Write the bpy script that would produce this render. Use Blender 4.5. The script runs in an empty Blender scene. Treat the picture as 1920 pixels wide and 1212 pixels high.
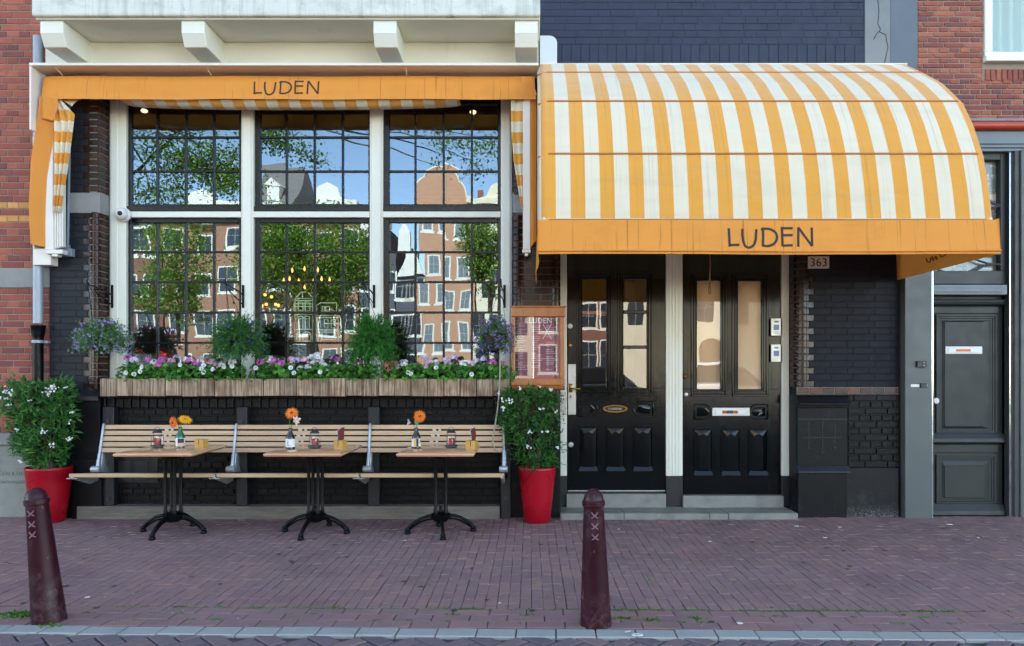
import bpy, bmesh, math, random
from mathutils import Vector, Matrix, noise as noise_
R = random.Random(7)
sc = bpy.context.scene
col = sc.collection
# ------------------------------------------------------------------ camera, sky, sun, exposure
F, D, H, VX, VY = 1350.0, 7.1, 1.395, 994.0, 703.0      # focal length in photo px, wall distance, eye height, vanishing point
cam = bpy.data.objects.new('camera', bpy.data.cameras.new('camera')); col.objects.link(cam)
cam.location = (0, -D, H); cam.rotation_euler = (math.pi/2, 0, 0)
cam.data.sensor_width = 36; cam.data.lens = 36*F/1920
cam.data.shift_x = -(VX-960)/1920; cam.data.shift_y = (VY-606)/1920
cam.data.clip_start = .05; cam.data.clip_end = 800
sc.camera = cam
w = bpy.data.worlds.new('World'); sc.world = w; w.use_nodes = True
nt = w.node_tree; sky = nt.nodes.new('ShaderNodeTexSky'); sky.sky_type = 'NISHITA'; sky.sun_disc = False
SUN_EL, SUN_ROT = math.radians(43), math.radians(-14)
sky.sun_elevation = SUN_EL; sky.sun_rotation = SUN_ROT; sky.air_density = .55; sky.dust_density = 0; sky.ozone_density = 3.0
wb = nt.nodes.new('ShaderNodeMix'); wb.data_type = 'RGBA'; wb.blend_type = 'MULTIPLY'; wb.inputs[0].default_value = 1; wb.inputs[7].default_value = (1.27, 1.02, .74, 1)   # camera white balance for open shade
nt.links.new(sky.outputs[0], wb.inputs[6]); nt.links.new(wb.outputs[2], nt.nodes['Background'].inputs[0]); nt.nodes['Background'].inputs[1].default_value = .15
sl = bpy.data.lights.new('sun', 'SUN'); sl.energy = 2.5; sl.angle = math.radians(.5); sl.color = (1, .95, .87)
so = bpy.data.objects.new('sun', sl); col.objects.link(so)
sd = Vector((math.sin(SUN_ROT)*math.cos(SUN_EL), math.cos(SUN_ROT)*math.cos(SUN_EL), math.sin(SUN_EL)))
so.rotation_euler = sd.to_track_quat('Z', 'Y').to_euler()
sc.view_settings.view_transform = 'Standard'; sc.view_settings.look = 'None'; sc.view_settings.exposure = 3.12; sc.view_settings.gamma = 1
try: sc.view_settings.use_curve_mapping = False
except Exception: pass
sc.render.engine = 'CYCLES'
cy = sc.cycles; cy.use_denoising = True; cy.max_bounces = 9; cy.transparent_max_bounces = 14; cy.sample_clamp_indirect = 4
cy.caustics_reflective = False; cy.caustics_refractive = False; cy.glossy_bounces = 4
# ------------------------------------------------------------------ measuring: photo px at p metres in front of the wall
def S(p): return F/(D-p)
def X(px, p=0): return (px-VX)/S(p)
def Z(py, p=0): return H-(py-VY)/S(p)
def W(px, py, p=0): return Vector((X(px, p), -p, Z(py, p)))
def C(r, g, b):
    return tuple(((v/255+.055)/1.055)**2.4 if v > 10 else v/255/12.92 for v in (r, g, b))
# ------------------------------------------------------------------ materials
MATS = {}
def nodes(name):
    m = bpy.data.materials.new(name); m.use_nodes = True; t = m.node_tree
    return m, t, t.nodes['Principled BSDF']
def N(t, typ, **k):
    n = t.nodes.new(typ)
    for a, v in k.items(): setattr(n, a, v)
    return n
def math_(t, op, a, b=None, c=None, clamp=False):
    n = N(t, 'ShaderNodeMath', operation=op, use_clamp=clamp)
    for i, v in enumerate((a, b, c)):
        if v is None: continue
        if isinstance(v, (int, float)): n.inputs[i].default_value = v
        else: t.links.new(v, n.inputs[i])
    return n.outputs[0]
def pos(t, scale=(1, 1, 1)):
    g = N(t, 'ShaderNodeNewGeometry'); m = N(t, 'ShaderNodeMapping'); m.inputs['Scale'].default_value = scale
    t.links.new(g.outputs['Position'], m.inputs['Vector']); return m.outputs[0], g
def noise(t, scale, detail=4, st=(1, 1, 1), rough=.55, dist=0):
    p, g = pos(t, st); n = N(t, 'ShaderNodeTexNoise'); n.inputs['Scale'].default_value = scale
    n.inputs['Detail'].default_value = detail; n.inputs['Roughness'].default_value = rough; n.inputs['Distortion'].default_value = dist
    t.links.new(p, n.inputs['Vector']); return n.outputs['Fac']
def rand_piece(t):
    o = N(t, 'ShaderNodeObjectInfo'); g = N(t, 'ShaderNodeNewGeometry')
    return math_(t, 'FRACT', math_(t, 'ADD', o.outputs['Random'], g.outputs['Random Per Island']))
def mix(t, fac, a, b):
    n = N(t, 'ShaderNodeMix', data_type='RGBA')
    for i, v in ((0, fac), (6, a), (7, b)):
        if isinstance(v, (int, float)): n.inputs[i].default_value = v
        elif isinstance(v, tuple): n.inputs[i].default_value = (*v, 1)
        else: t.links.new(v, n.inputs[i])
    return n.outputs[2]
def ramp(t, f, lo, hi):
    n = N(t, 'ShaderNodeMapRange'); n.inputs['From Min'].default_value = lo; n.inputs['From Max'].default_value = hi
    t.links.new(f, n.inputs['Value']); return n.outputs[0]
def bump(t, b, h, strength, dist):
    n = N(t, 'ShaderNodeBump'); n.inputs['Strength'].default_value = strength; n.inputs['Distance'].default_value = dist
    t.links.new(h, n.inputs['Height']); t.links.new(n.outputs[0], b.inputs['Normal'])
def M(name, rgb, rough=.6, var=.15, scale=5, st=(1, 1, 1), bmp=.3, bscale=80, bst=(1, 1, 1), bd=.002, rnd=0, rcols=None, metal=0, coat=0,
      dirt=None, trans=0, spec=.5, rvar=.15):
    m, t, b = nodes(name)
    c = C(*rgb)
    if rcols:
        r = rand_piece(t); rp = N(t, 'ShaderNodeValToRGB'); rp.color_ramp.interpolation = 'LINEAR'
        while len(rp.color_ramp.elements) < len(rcols): rp.color_ramp.elements.new(.5)
        for i, q in enumerate(rcols):
            rp.color_ramp.elements[i].position = i/(len(rcols)-1); rp.color_ramp.elements[i].color = (*C(*q), 1)
        t.links.new(r, rp.inputs[0]); c = rp.outputs[0]
    nz = noise(t, scale, 6, st)
    val = math_(t, 'MULTIPLY_ADD', math_(t, 'SUBTRACT', nz, .5), 2.6*var, 1)
    if rnd:
        val = math_(t, 'MULTIPLY', val, math_(t, 'MULTIPLY_ADD', math_(t, 'SUBTRACT', rand_piece(t), .5), 2*rnd, 1))
    h = N(t, 'ShaderNodeHueSaturation')
    t.links.new(val, h.inputs['Value'])
    if isinstance(c, tuple): h.inputs['Color'].default_value = (*c, 1)
    else: t.links.new(c, h.inputs['Color'])
    out = h.outputs[0]
    for d in (dirt or ()):
        drgb, amt, dsc, lo, hi = d[:5]; dst = d[5] if len(d) > 5 else (1, 1, 1)
        f = math_(t, 'MULTIPLY', ramp(t, noise(t, dsc, 7, dst, .65), lo, hi), amt, clamp=True)
        if len(d) > 6:      # efflorescence and splash wear only up to a height
            g_ = N(t, 'ShaderNodeNewGeometry'); sp = N(t, 'ShaderNodeSeparateXYZ'); t.links.new(g_.outputs['Position'], sp.inputs[0])
            f = math_(t, 'MULTIPLY', f, ramp(t, math_(t, 'ADD', sp.outputs[2], math_(t, 'MULTIPLY', noise(t, 5, 3), .12)), d[6][1], d[6][0]), clamp=True)
        out = mix(t, f, out, C(*drgb))
    t.links.new(out, b.inputs['Base Color'])
    rr = math_(t, 'MULTIPLY_ADD', math_(t, 'SUBTRACT', noise(t, scale*2.3, 3), .5), 2*rvar, rough, clamp=True)
    t.links.new(rr, b.inputs['Roughness'])
    b.inputs['Metallic'].default_value = metal; b.inputs['Coat Weight'].default_value = coat; b.inputs['Coat Roughness'].default_value = .12
    b.inputs['Specular IOR Level'].default_value = spec
    if bmp: bump(t, b, noise(t, bscale, 5, bst), bmp, bd)
    if trans:
        tr = N(t, 'ShaderNodeBsdfTranslucent'); t.links.new(out, tr.inputs[0]); ms = N(t, 'ShaderNodeMixShader'); ms.inputs[0].default_value = trans
        t.links.new(b.outputs[0], ms.inputs[1]); t.links.new(tr.outputs[0], ms.inputs[2]); t.links.new(ms.outputs[0], t.nodes['Material Output'].inputs[0])
    MATS[name] = m; return m
def stripe_mat(name, axis, x0, pitch, a=(240, 168, 66), b_=(240, 228, 202), trans=.22):
    m, t, b = nodes(name)
    g = N(t, 'ShaderNodeNewGeometry'); s = N(t, 'ShaderNodeSeparateXYZ'); t.links.new(g.outputs['Position'], s.inputs[0])
    f = math_(t, 'FRACT', math_(t, 'DIVIDE', math_(t, 'SUBTRACT', s.outputs[axis], x0), pitch))
    k = math_(t, 'LESS_THAN', f, .503)
    c = mix(t, k, C(*a), C(*b_))
    n1 = ramp(t, noise(t, 1, 5, (70, 1, 1.0), .6), .54, .70); n2 = ramp(t, noise(t, 1.4, 5), .38, .66)
    c = mix(t, math_(t, 'MULTIPLY', math_(t, 'MULTIPLY', n1, n2), .3), c, C(120, 88, 50))
    c = mix(t, math_(t, 'MULTIPLY', ramp(t, noise(t, 2.2, 7, (.6, 1, 3)), .5, .8), .18), c, C(160, 146, 128))
    t.links.new(c, b.inputs['Base Color']); b.inputs['Roughness'].default_value = .72; b.inputs['Specular IOR Level'].default_value = .3; b.inputs['Sheen Weight'].default_value = .55; b.inputs['Sheen Roughness'].default_value = .45
    bump(t, b, noise(t, 3.0, 3, (.8, 1, 1.6), .45, .6), .7, .03)
    tr = N(t, 'ShaderNodeBsdfTranslucent'); t.links.new(c, tr.inputs[0]); ms = N(t, 'ShaderNodeMixShader'); ms.inputs[0].default_value = trans
    t.links.new(b.outputs[0], ms.inputs[1]); t.links.new(tr.outputs[0], ms.inputs[2]); t.links.new(ms.outputs[0], t.nodes['Material Output'].inputs[0])
    MATS[name] = m; return m
def wood_mat(name, a, b_, st, rough=.6, sc_=6, rnd=.12, contrast=(.3, .7), coat=0, bmp=.4, extra=None):
    m, t, b = nodes(name)
    f = ramp(t, noise(t, sc_, 8, st, .62, .6), *contrast); c = mix(t, f, C(*a), C(*b_))
    if extra: c = mix(t, math_(t, 'MULTIPLY', ramp(t, noise(t, extra[1], 5), extra[2], extra[3]), extra[4]), c, C(*extra[0]))
    h = N(t, 'ShaderNodeHueSaturation'); t.links.new(c, h.inputs['Color'])
    t.links.new(math_(t, 'MULTIPLY_ADD', math_(t, 'SUBTRACT', rand_piece(t), .5), 2*rnd, 1), h.inputs['Value'])
    t.links.new(h.outputs[0], b.inputs['Base Color']); b.inputs['Roughness'].default_value = rough
    b.inputs['Coat Weight'].default_value = coat; b.inputs['Coat Roughness'].default_value = .1
    bump(t, b, f, bmp, .002); MATS[name] = m; return m
def glass_mat(name, refl=.42, tint=(1, 1, 1), wave=.0003, wsc=3.2, gt=(.95, .97, 1)):
    m, t, b = nodes(name); t.nodes.remove(b)
    tr = N(t, 'ShaderNodeBsdfTransparent'); tr.inputs[0].default_value = (*tint, 1)
    gl = N(t, 'ShaderNodeBsdfGlossy'); gl.inputs['Roughness'].default_value = 0; gl.inputs['Color'].default_value = (*gt, 1)
    if wave:
        o = N(t, 'ShaderNodeObjectInfo'); g = N(t, 'ShaderNodeNewGeometry'); v = N(t, 'ShaderNodeVectorMath', operation='ADD')
        cb = N(t, 'ShaderNodeCombineXYZ'); t.links.new(math_(t, 'MULTIPLY', o.outputs['Random'], 50), cb.inputs[1])
        t.links.new(g.outputs['Position'], v.inputs[0]); t.links.new(cb.outputs[0], v.inputs[1])
        n = N(t, 'ShaderNodeTexNoise'); n.inputs['Scale'].default_value = wsc; n.inputs['Detail'].default_value = 1.2; t.links.new(v.outputs[0], n.inputs['Vector'])
        bn = N(t, 'ShaderNodeBump'); bn.inputs['Distance'].default_value = wave; t.links.new(n.outputs['Fac'], bn.inputs['Height']); t.links.new(bn.outputs[0], gl.inputs['Normal'])
    ms = N(t, 'ShaderNodeMixShader'); ms.inputs[0].default_value = refl
    t.links.new(tr.outputs[0], ms.inputs[1]); t.links.new(gl.outputs[0], ms.inputs[2]); t.links.new(ms.outputs[0], t.nodes['Material Output'].inputs[0])
    MATS[name] = m; return m
def emit_mat(name, rgb, s):
    m, t, b = nodes(name); b.inputs['Emission Color'].default_value = (*rgb, 1); b.inputs['Emission Strength'].default_value = s
    b.inputs['Base Color'].default_value = (*rgb, 1); MATS[name] = m; return m
def leaf_mat(name, cols, trans=.3, rough=.5):
    return M(name, cols[0], rough, .12, 9, bmp=0, rcols=cols, trans=trans, spec=.4)

white = M('white_paint', (224, 224, 212), .38, .04, 3, bmp=.12, bscale=30, dirt=[((150, 145, 125), .25, 2.2, .6, .85, (3, 1, .6))])
cream = M('cream_paint', (222, 218, 200), .5, .05, 3, bmp=.15, bscale=40, dirt=[((140, 130, 105), .35, 2.6, .6, .85, (2, 1, .7))])
slabm = M('stained_white_stone', (208, 210, 202), .6, .07, 4, bmp=.4, bscale=45, dirt=[((118, 130, 112), .6, 2.6, .5, .76, (1.2, 1, 2)), ((66, 76, 56), .8, 9, .6, .78), ((150, 160, 150), .5, 1.2, .5, .65, (14, 1, 1))])
hoodw = M('white_metal', (226, 220, 212), .4, .03, 2, bmp=0)
navy = M('navy_painted_brick', (25, 35, 58), .62, .12, 4, bmp=.5, bscale=120, rnd=.10, dirt=[((95, 105, 120), .35, 7, .64, .85)])
bluebl = M('blue_black_painted_brick', (14, 18, 29), .6, .14, 5, bmp=.5, bscale=110, rnd=.12, spec=.25, dirt=[((70, 74, 84), .3, 11, .66, .85)])
blackp = M('black_painted_brick', (28, 30, 37), .55, .16, 5, spec=.3, bmp=.5, bscale=110, rnd=.14, dirt=[((90, 92, 96), .3, 11, .66, .85)])
rough_black = M('black_tarred_brick', (13, 14, 16), .45, .3, 12, spec=.2, bmp=.9, bscale=70, bd=.004, rnd=.2, dirt=[((105, 105, 105), .5, 26, .66, .82), ((60, 58, 55), .5, 6, .58, .8)])
plinthm = M('black_plaster_plinth', (11, 12, 15), .5, .25, 5, spec=.2, bmp=.6, bscale=60, dirt=[((120, 122, 125), .55, 42, .66, .8), ((78, 82, 92), .35, 5, .58, .8)])
saltm = M('black_salted_plaster', (11, 12, 15), .55, .2, 5, bmp=.6, bscale=60, spec=.3, dirt=[((165, 165, 160), .8, 120, .48, .64, (1, 1, 1), (.02, .17)), ((70, 72, 76), .4, 9, .52, .75), ((130, 130, 130), .4, 90, .68, .78)])
glazed = M('brown_glazed_brick', (46, 28, 26), .22, .25, 9, bmp=.35, bscale=18, rcols=[(30, 20, 19), (50, 27, 24), (38, 23, 22), (62, 33, 26)], coat=0, spec=.28)
glazedhi = M('red_brown_glazed_brick', (84, 42, 32), .3, .35, 14, bmp=.3, bscale=25, rcols=[(40, 20, 19), (66, 32, 25), (92, 48, 32)], coat=0, spec=.3, dirt=[((150, 120, 90), .4, 40, .64, .78)])
mortarl = M('pale_mortar', (142, 132, 122), .9, .2, 20, bmp=.8, bscale=160)
mortard = M('dark_mortar', (92, 82, 78), .9, .2, 20, bmp=.8, bscale=160)
stone = M('grey_limestone', (138, 138, 136), .75, .14, 6, bmp=.5, bscale=90, dirt=[((90, 92, 92), .5, 9, .55, .8)])
stepst = M('worn_step_stone', (128, 128, 122), .7, .22, 7, bmp=.5, bscale=80, dirt=[((55, 55, 52), .6, 5, .5, .75), ((180, 180, 172), .4, 22, .62, .8)])
concr = M('cracked_concrete', (128, 132, 134), .85, .12, 3, bmp=.6, bscale=110, dirt=[((98, 108, 118), .6, 1.6, .45, .7)])
concd = M('grey_cement_render', (98, 108, 118), .85, .12, 3, bmp=.6, bscale=110)
redb = M('red_orange_brick', (150, 78, 62), .8, .18, 14, bmp=.6, bscale=120, rcols=[(132, 68, 58), (152, 80, 64), (164, 92, 72), (142, 72, 60), (116, 64, 60)], dirt=[((100, 70, 65), .4, 9, .56, .8)])
redb2 = M('rustic_red_brick', (140, 70, 60), .8, .25, 20, bmp=1, bscale=70, bd=.006, rcols=[(124, 64, 54), (148, 80, 62), (164, 96, 74), (132, 68, 58), (108, 66, 66)])
yelb = M('yellow_brick', (196, 140, 74), .8, .18, 14, bmp=.6, bscale=120, rnd=.15)
greyp = M('grey_paint', (78, 84, 84), .45, .07, 3, bmp=.2, bscale=25, dirt=[((150, 155, 155), .4, 30, .7, .8)])
greyp2 = M('blue_grey_paint', (104, 116, 122), .42, .06, 3, bmp=.15, bscale=25)
greyd = M('dark_grey_door_paint', (42, 46, 45), .45, .12, 3, spec=.35, bmp=.2, bscale=30, bst=(6, 1, .5), dirt=[((110, 112, 112), .3, 22, .68, .8)])
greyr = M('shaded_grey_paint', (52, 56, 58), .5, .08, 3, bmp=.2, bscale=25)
redg = M('red_gutter_paint', (176, 66, 42), .4, .1, 5, bmp=.1)
doorm = M('black_gloss_door_paint', (3, 8, 9), .12, .3, 8, (3, 1, .7), bmp=.35, bscale=6, bst=(4, 1, .5), bd=.0022, spec=.3, rvar=.08, dirt=[((120, 120, 112), .8, 50, .73, .8), ((58, 54, 46), .22, 5, .55, .8, (5, 1, .4))])
sashm = M('black_green_sash_paint', (13, 18, 18), .3, .2, 8, bmp=.25, bscale=30, spec=.4, dirt=[((96, 92, 80), .4, 14, .62, .8)])
iron = M('black_cast_iron', (7, 8, 9), .38, .2, 10, bmp=.3, bscale=60, spec=.2)
postm = M('black_timber', (21, 23, 27), .5, .12, 8, (4, 1, .6), bmp=.4, bscale=30, bst=(6, 1, .6))
alu = M('cast_aluminium', (176, 184, 192), .42, .08, 8, bmp=.25, bscale=60, metal=.6)
zinc = M('zinc_pipe', (158, 166, 174), .5, .1, 6, bmp=.2, bscale=30, metal=.3, dirt=[((110, 112, 112), .5, 6, .55, .8)])
pvc = M('white_plastic', (222, 222, 220), .35, .03, 4, bmp=0)
conduit = M('grey_conduit', (120, 130, 145), .45, .05, 4, bmp=0)
blackplastic = M('black_plastic', (22, 23, 25), .4, .1, 8, bmp=0)
zincd = M('dull_bolt', (58, 60, 64), .5, .1, metal=.4)
brass = M('old_brass', (150, 116, 58), .35, .25, 14, bmp=.2, bscale=40, metal=.9)
steel = M('scuffed_steel', (176, 178, 176), .38, .2, 9, bmp=.3, bscale=20, metal=.75, dirt=[((110, 100, 88), .5, 16, .6, .8)])
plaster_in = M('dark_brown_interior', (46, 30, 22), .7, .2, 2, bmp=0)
hallw = M('ochre_hall_wall', (150, 98, 42), .8, .1, 2, bmp=0)
hallg = M('grey_hall_wall', (120, 116, 104), .8, .1, 2, bmp=0)
beige = M('beige_blind', (206, 172, 132), .7, .05, 2, bmp=0, trans=.1)
orange = M('orange_canvas', (238, 158, 68), .72, .06, 3, bmp=.4, bscale=3.5, bd=.01, trans=.2, spec=.35,
           dirt=[((110, 62, 24), .55, 1, .595, .66, (60, 1, .9)), ((196, 122, 52), .3, 2.2, .5, .78, (1, 1, 2))])
orange2 = M('orange_canvas_plain', (228, 150, 66), .72, .05, 3, bmp=.4, bscale=4, bd=.01, trans=.2, spec=.35)
seam = M('brown_orange_piping', (176, 112, 58), .6, .1, 4, bmp=0)
stripex = stripe_mat('striped_canvas', 0, .1996, .2286)
stripez = stripe_mat('striped_canvas_side', 2, .02, .206)
stripeu = stripe_mat('striped_canvas_underside', 0, .05, .216, trans=.04)
ink = M('dark_lettering', (52, 44, 42), .8, .05, 4, bmp=0)
plankm = wood_mat('weathered_plank', (92, 70, 54), (188, 164, 138), (30, 30, 1.0), .85, 3.2, .2, (.36, .62), 0, 1, ((96, 64, 44), 5, .46, .7, .8))
slatm = wood_mat('grey_slat', (178, 142, 108), (210, 178, 144), (1, 12, 14), .62, 3, .07, (.2, .8), 0, .2)
tablem = wood_mat('oak_veneer', (192, 138, 98), (222, 172, 132), (1.2, 1.2, 14), .16, 4, .05, (.25, .75), .5, .05)
boardm = wood_mat('varnished_frame', (150, 86, 40), (184, 112, 56), (3, 3, 1), .3, 5, .1, (.25, .75), .3, .1)
sleeper = wood_mat('weathered_sill_board', (88, 82, 76), (130, 122, 112), (1.5, 8, 12), .85, 3, .08, (.25, .75), 0, .5)
blockm = wood_mat('plywood_block', (176, 134, 58), (196, 154, 76), (2, 2, 12), .6, 5, .05, (.3, .7), 0, .1)
redpot = M('red_glazed_pot', (158, 6, 28), .3, .1, 3, bmp=.1, bscale=6, spec=.35, dirt=[((96, 40, 40), .5, 7, .58, .8), ((150, 120, 110), .5, 40, .6, .75, (1, 1, 1), (.02, .16))])
bollm = M('maroon_bollard_paint', (50, 10, 22), .36, .25, 6, bmp=.6, bscale=24, spec=.3, dirt=[((140, 112, 116), .7, 26, .62, .72, (1, 1, .45)), ((100, 78, 82), .6, 7, .55, .75), ((116, 92, 96), .6, 30, .5, .7, (1, 1, 1), (.02, .3))])
xm = M('worn_maroon_relief', (124, 88, 96), .4, .2, 9, bmp=0)
soil = M('soil', (40, 30, 24), .9, .3, 20, bmp=.5)
pavem = M('purple_brown_paver', (124, 104, 108), .68, .14, 9, bmp=.6, bscale=90, bd=.003, rcols=[(138, 110, 108), (143, 112, 108), (139, 110, 108), (149, 115, 109), (136, 109, 109), (142, 113, 109)],
          dirt=[((84, 72, 74), .5, 1.6, .46, .72), ((150, 138, 130), .3, 3.1, .55, .8), ((140, 132, 132), .4, 55, .7, .8), ((56, 48, 50), .75, 15, .66, .70), ((150, 142, 136), .35, 4, .58, .8)])
paveb = M('pavement_joint_sand', (76, 66, 64), .95, .25, 14, bmp=.7, bscale=120)
kerbm = M('granite_kerb', (158, 160, 154), .7, .2, 160, bmp=.5, bscale=180, dirt=[((90, 95, 95), .4, 3, .5, .75), ((100, 105, 108), .5, 230, .55, .65)])
roadm = M('road_brick', (112, 96, 100), .75, .15, 12, bmp=.6, bscale=90, rcols=[(98, 88, 94), (118, 100, 102), (108, 94, 100), (124, 104, 102)])
farroad = M('canal_street', (112, 104, 102), .85, .15, .8, bmp=0)
glassw = glass_mat('window_glass', .21, wave=.0013, wsc=2.0, gt=(.70, .87, 1))
glassd = glass_mat('door_glass', .13, wave=.0004)
glassc = glass_mat('clear_glass', .10, (.96, .98, .97), 0)
glassm = glass_mat('board_glass', .09, wave=0)
reflpaint = M('painted_reflection_glass', (120, 132, 120), .12, .5, 9, bmp=.5, bscale=24, bd=.004, coat=.6, dirt=[((214, 210, 196), .8, 14, .55, .6), ((92, 74, 66), .7, 4, .5, .6)])  # pale and brown blotches are street reflections painted into the fanlight pane's colour
bulbm = emit_mat('warm_bulb', (1, .46, .13), .3)
spotm = emit_mat('warm_spot', (1, .66, .28), .5)
screenm = M('blue_screen', (80, 96, 170), .2, .1, 30, bmp=0)
# ------------------------------------------------------------------ mesh building
WO = {}
def props(o, label=None, cat=None, group=None, kind=None):
    if label: o['label'] = label
    if cat: o['category'] = cat
    if group: o['group'] = group
    if kind: o['kind'] = kind
    return o
def thing(name, label, cat, loc=(0, 0, 0), group=None, rz=0):
    o = bpy.data.objects.new(name, None); col.objects.link(o); o.empty_display_size = .1
    o.location = loc; o.rotation_euler = (0, 0, rz); WO[o] = Vector(loc); props(o, label, cat, group); return o
def link(name, me, parent=None, loc=(0, 0, 0), rot=(0, 0, 0)):
    o = bpy.data.objects.new(name, me); col.objects.link(o)
    o.location = loc; o.rotation_euler = rot
    if parent: o.parent = parent; WO[o] = WO[parent]
    else: WO[o] = Vector((0, 0, 0))
    return o
class MB:
    def __init__(s): s.v = []; s.f = []; s.m = []
    def add(s, vs, fs, m=0):
        k = len(s.v); s.v += [tuple(v) for v in vs]; s.f += [tuple(i+k for i in f) for f in fs]; s.m += [m]*len(fs); return s
    def box(s, x0, x1, p0, p1, z0, z1, m=0):
        if x0 > x1: x0, x1 = x1, x0
        if z0 > z1: z0, z1 = z1, z0
        if p0 > p1: p0, p1 = p1, p0
        a, b = -p1, -p0
        return s.add([(x0, a, z0), (x1, a, z0), (x1, b, z0), (x0, b, z0), (x0, a, z1), (x1, a, z1), (x1, b, z1), (x0, b, z1)],
                     [(0, 1, 5, 4), (1, 2, 6, 5), (2, 3, 7, 6), (3, 0, 4, 7), (4, 5, 6, 7), (3, 2, 1, 0)], m)
    def pbox(s, a, b, c, d, p0, p1, m=0):          # photo px left, right, top, bottom, measured on the front face p1
        return s.box(X(a, p1), X(b, p1), p0, p1, Z(d, p1), Z(c, p1), m)
    def frame(s, x0, x1, z0, z1, wd, p0, p1, m=0):
        s.box(x0, x1, p0, p1, z0, z0+wd, m); s.box(x0, x1, p0, p1, z1-wd, z1, m)
        s.box(x0, x0+wd, p0, p1, z0+wd, z1-wd, m); return s.box(x1-wd, x1, p0, p1, z0+wd, z1-wd, m)
    def tube(s, pts, r, n=6, m=0, flat=1):
        pts = [Vector(p) for p in pts]; k = len(pts); rr = r if isinstance(r, (list, tuple)) else [r]*k; base = len(s.v); up = None
        for i, p in enumerate(pts):
            d = (pts[min(i+1, k-1)]-pts[max(i-1, 0)]).normalized()
            if up is None: up = d.orthogonal().normalized()
            up = (up-d*up.dot(d)); up = up.normalized() if up.length > 1e-6 else d.orthogonal().normalized()
            q = d.cross(up)
            for j in range(n):
                a = 2*math.pi*j/n; s.v.append(tuple(p+(up*math.cos(a)+q*math.sin(a)*flat)*rr[i]))
        for i in range(k-1):
            for j in range(n):
                s.f.append((base+i*n+j, base+i*n+(j+1) % n, base+(i+1)*n+(j+1) % n, base+(i+1)*n+j)); s.m.append(m)
        s.f.append(tuple(base+j for j in reversed(range(n)))); s.f.append(tuple(base+(k-1)*n+j for j in range(n))); s.m += [m, m]; return s
    def lathe(s, prof, cx=0, cp=0, n=20, m=0, cz=0):
        base = len(s.v)
        for r, z in prof:
            for j in range(n):
                a = 2*math.pi*j/n; s.v.append((cx+r*math.cos(a), -cp+r*math.sin(a), z+cz))
        for i in range(len(prof)-1):
            for j in range(n):
                s.f.append((base+i*n+j, base+i*n+(j+1) % n, base+(i+1)*n+(j+1) % n, base+(i+1)*n+j)); s.m.append(m)
        s.f.append(tuple(base+j for j in reversed(range(n)))); s.f.append(tuple(base+(len(prof)-1)*n+j for j in range(n))); s.m += [m, m]; return s
    def prism(s, pts, p0, p1, m=0):                 # outline in x,z pushed through the depth
        k = len(pts); vs = [(x, -p1, z) for x, z in pts]+[(x, -p0, z) for x, z in pts]
        return s.add(vs, [tuple(range(k)), tuple(reversed(range(k, 2*k)))]+[(i, k+i, k+(i+1) % k, (i+1) % k) for i in range(k)], m)
    def prof(s, pts, x0, x1, m=0):                  # outline in p,z pushed along x
        k = len(pts); vs = [(x0, -p, z) for p, z in pts]+[(x1, -p, z) for p, z in pts]
        return s.add(vs, [tuple(range(k)), tuple(reversed(range(k, 2*k)))]+[(i, k+i, k+(i+1) % k, (i+1) % k) for i in range(k)], m)
    def sphere(s, c, r, n=10, m=0, sz=1):
        c = Vector(c); return s.lathe([(max(r*math.sin(math.pi*i/n), 1e-4), -r*sz*math.cos(math.pi*i/n)) for i in range(n+1)], c.x, -c.y, n+4, m, c.z)
    def grid(s, fn, nu, nv, m=0):
        base = len(s.v)
        for i in range(nv+1):
            for j in range(nu+1): s.v.append(tuple(fn(j/nu, i/nv)))
        for i in range(nv):
            for j in range(nu):
                a = base+i*(nu+1)+j; s.f.append((a, a+1, a+nu+2, a+nu+1)); s.m.append(m)
        return s
    def mat4(s, mx, start=0):
        for i in range(start, len(s.v)): s.v[i] = tuple(mx @ Vector(s.v[i]))
        return s
    def mesh(s, name, mats, off=(0, 0, 0), bev=0, seg=1, smooth=0, fix=True):
        me = bpy.data.meshes.new(name); off = Vector(off)
        me.from_pydata([tuple(Vector(v)-off) for v in s.v], [], s.f)
        for q in (mats if isinstance(mats, (list, tuple)) else [mats]): me.materials.append(q)
        if any(s.m): me.polygons.foreach_set('material_index', s.m)
        if fix or bev:
            bm = bmesh.new(); bm.from_mesh(me)
            if fix: bmesh.ops.recalc_face_normals(bm, faces=bm.faces)
            if bev:
                es = [e for e in bm.edges if len(e.link_faces) == 2 and e.calc_face_angle(0) > .6]
                bmesh.ops.bevel(bm, geom=es, offset=bev, segments=seg, affect='EDGES', clamp_overlap=True, profile=.5)
            bm.to_mesh(me); bm.free()
        if smooth:
            me.polygons.foreach_set('use_smooth', [True]*len(me.polygons)); me.set_sharp_from_angle(angle=math.radians(smooth))
        return me
    def build(s, name, mats, parent=None, bev=0, seg=1, smooth=0, fix=True, **k):
        o = link(name, s.mesh(name, mats, WO[parent] if parent else (0, 0, 0), bev, seg, smooth, fix), parent)
        return props(o, **k)
def dup(root, loc, label=None, rz=0):
    r = root.copy(); col.objects.link(r); r.location = loc; r.rotation_euler = (0, 0, rz)
    if label: r['label'] = label
    for ch in list(root.children):
        c = ch.copy(); col.objects.link(c); c.parent = r
        for g in list(ch.children):
            d = g.copy(); col.objects.link(d); d.parent = c
    return r
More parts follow.
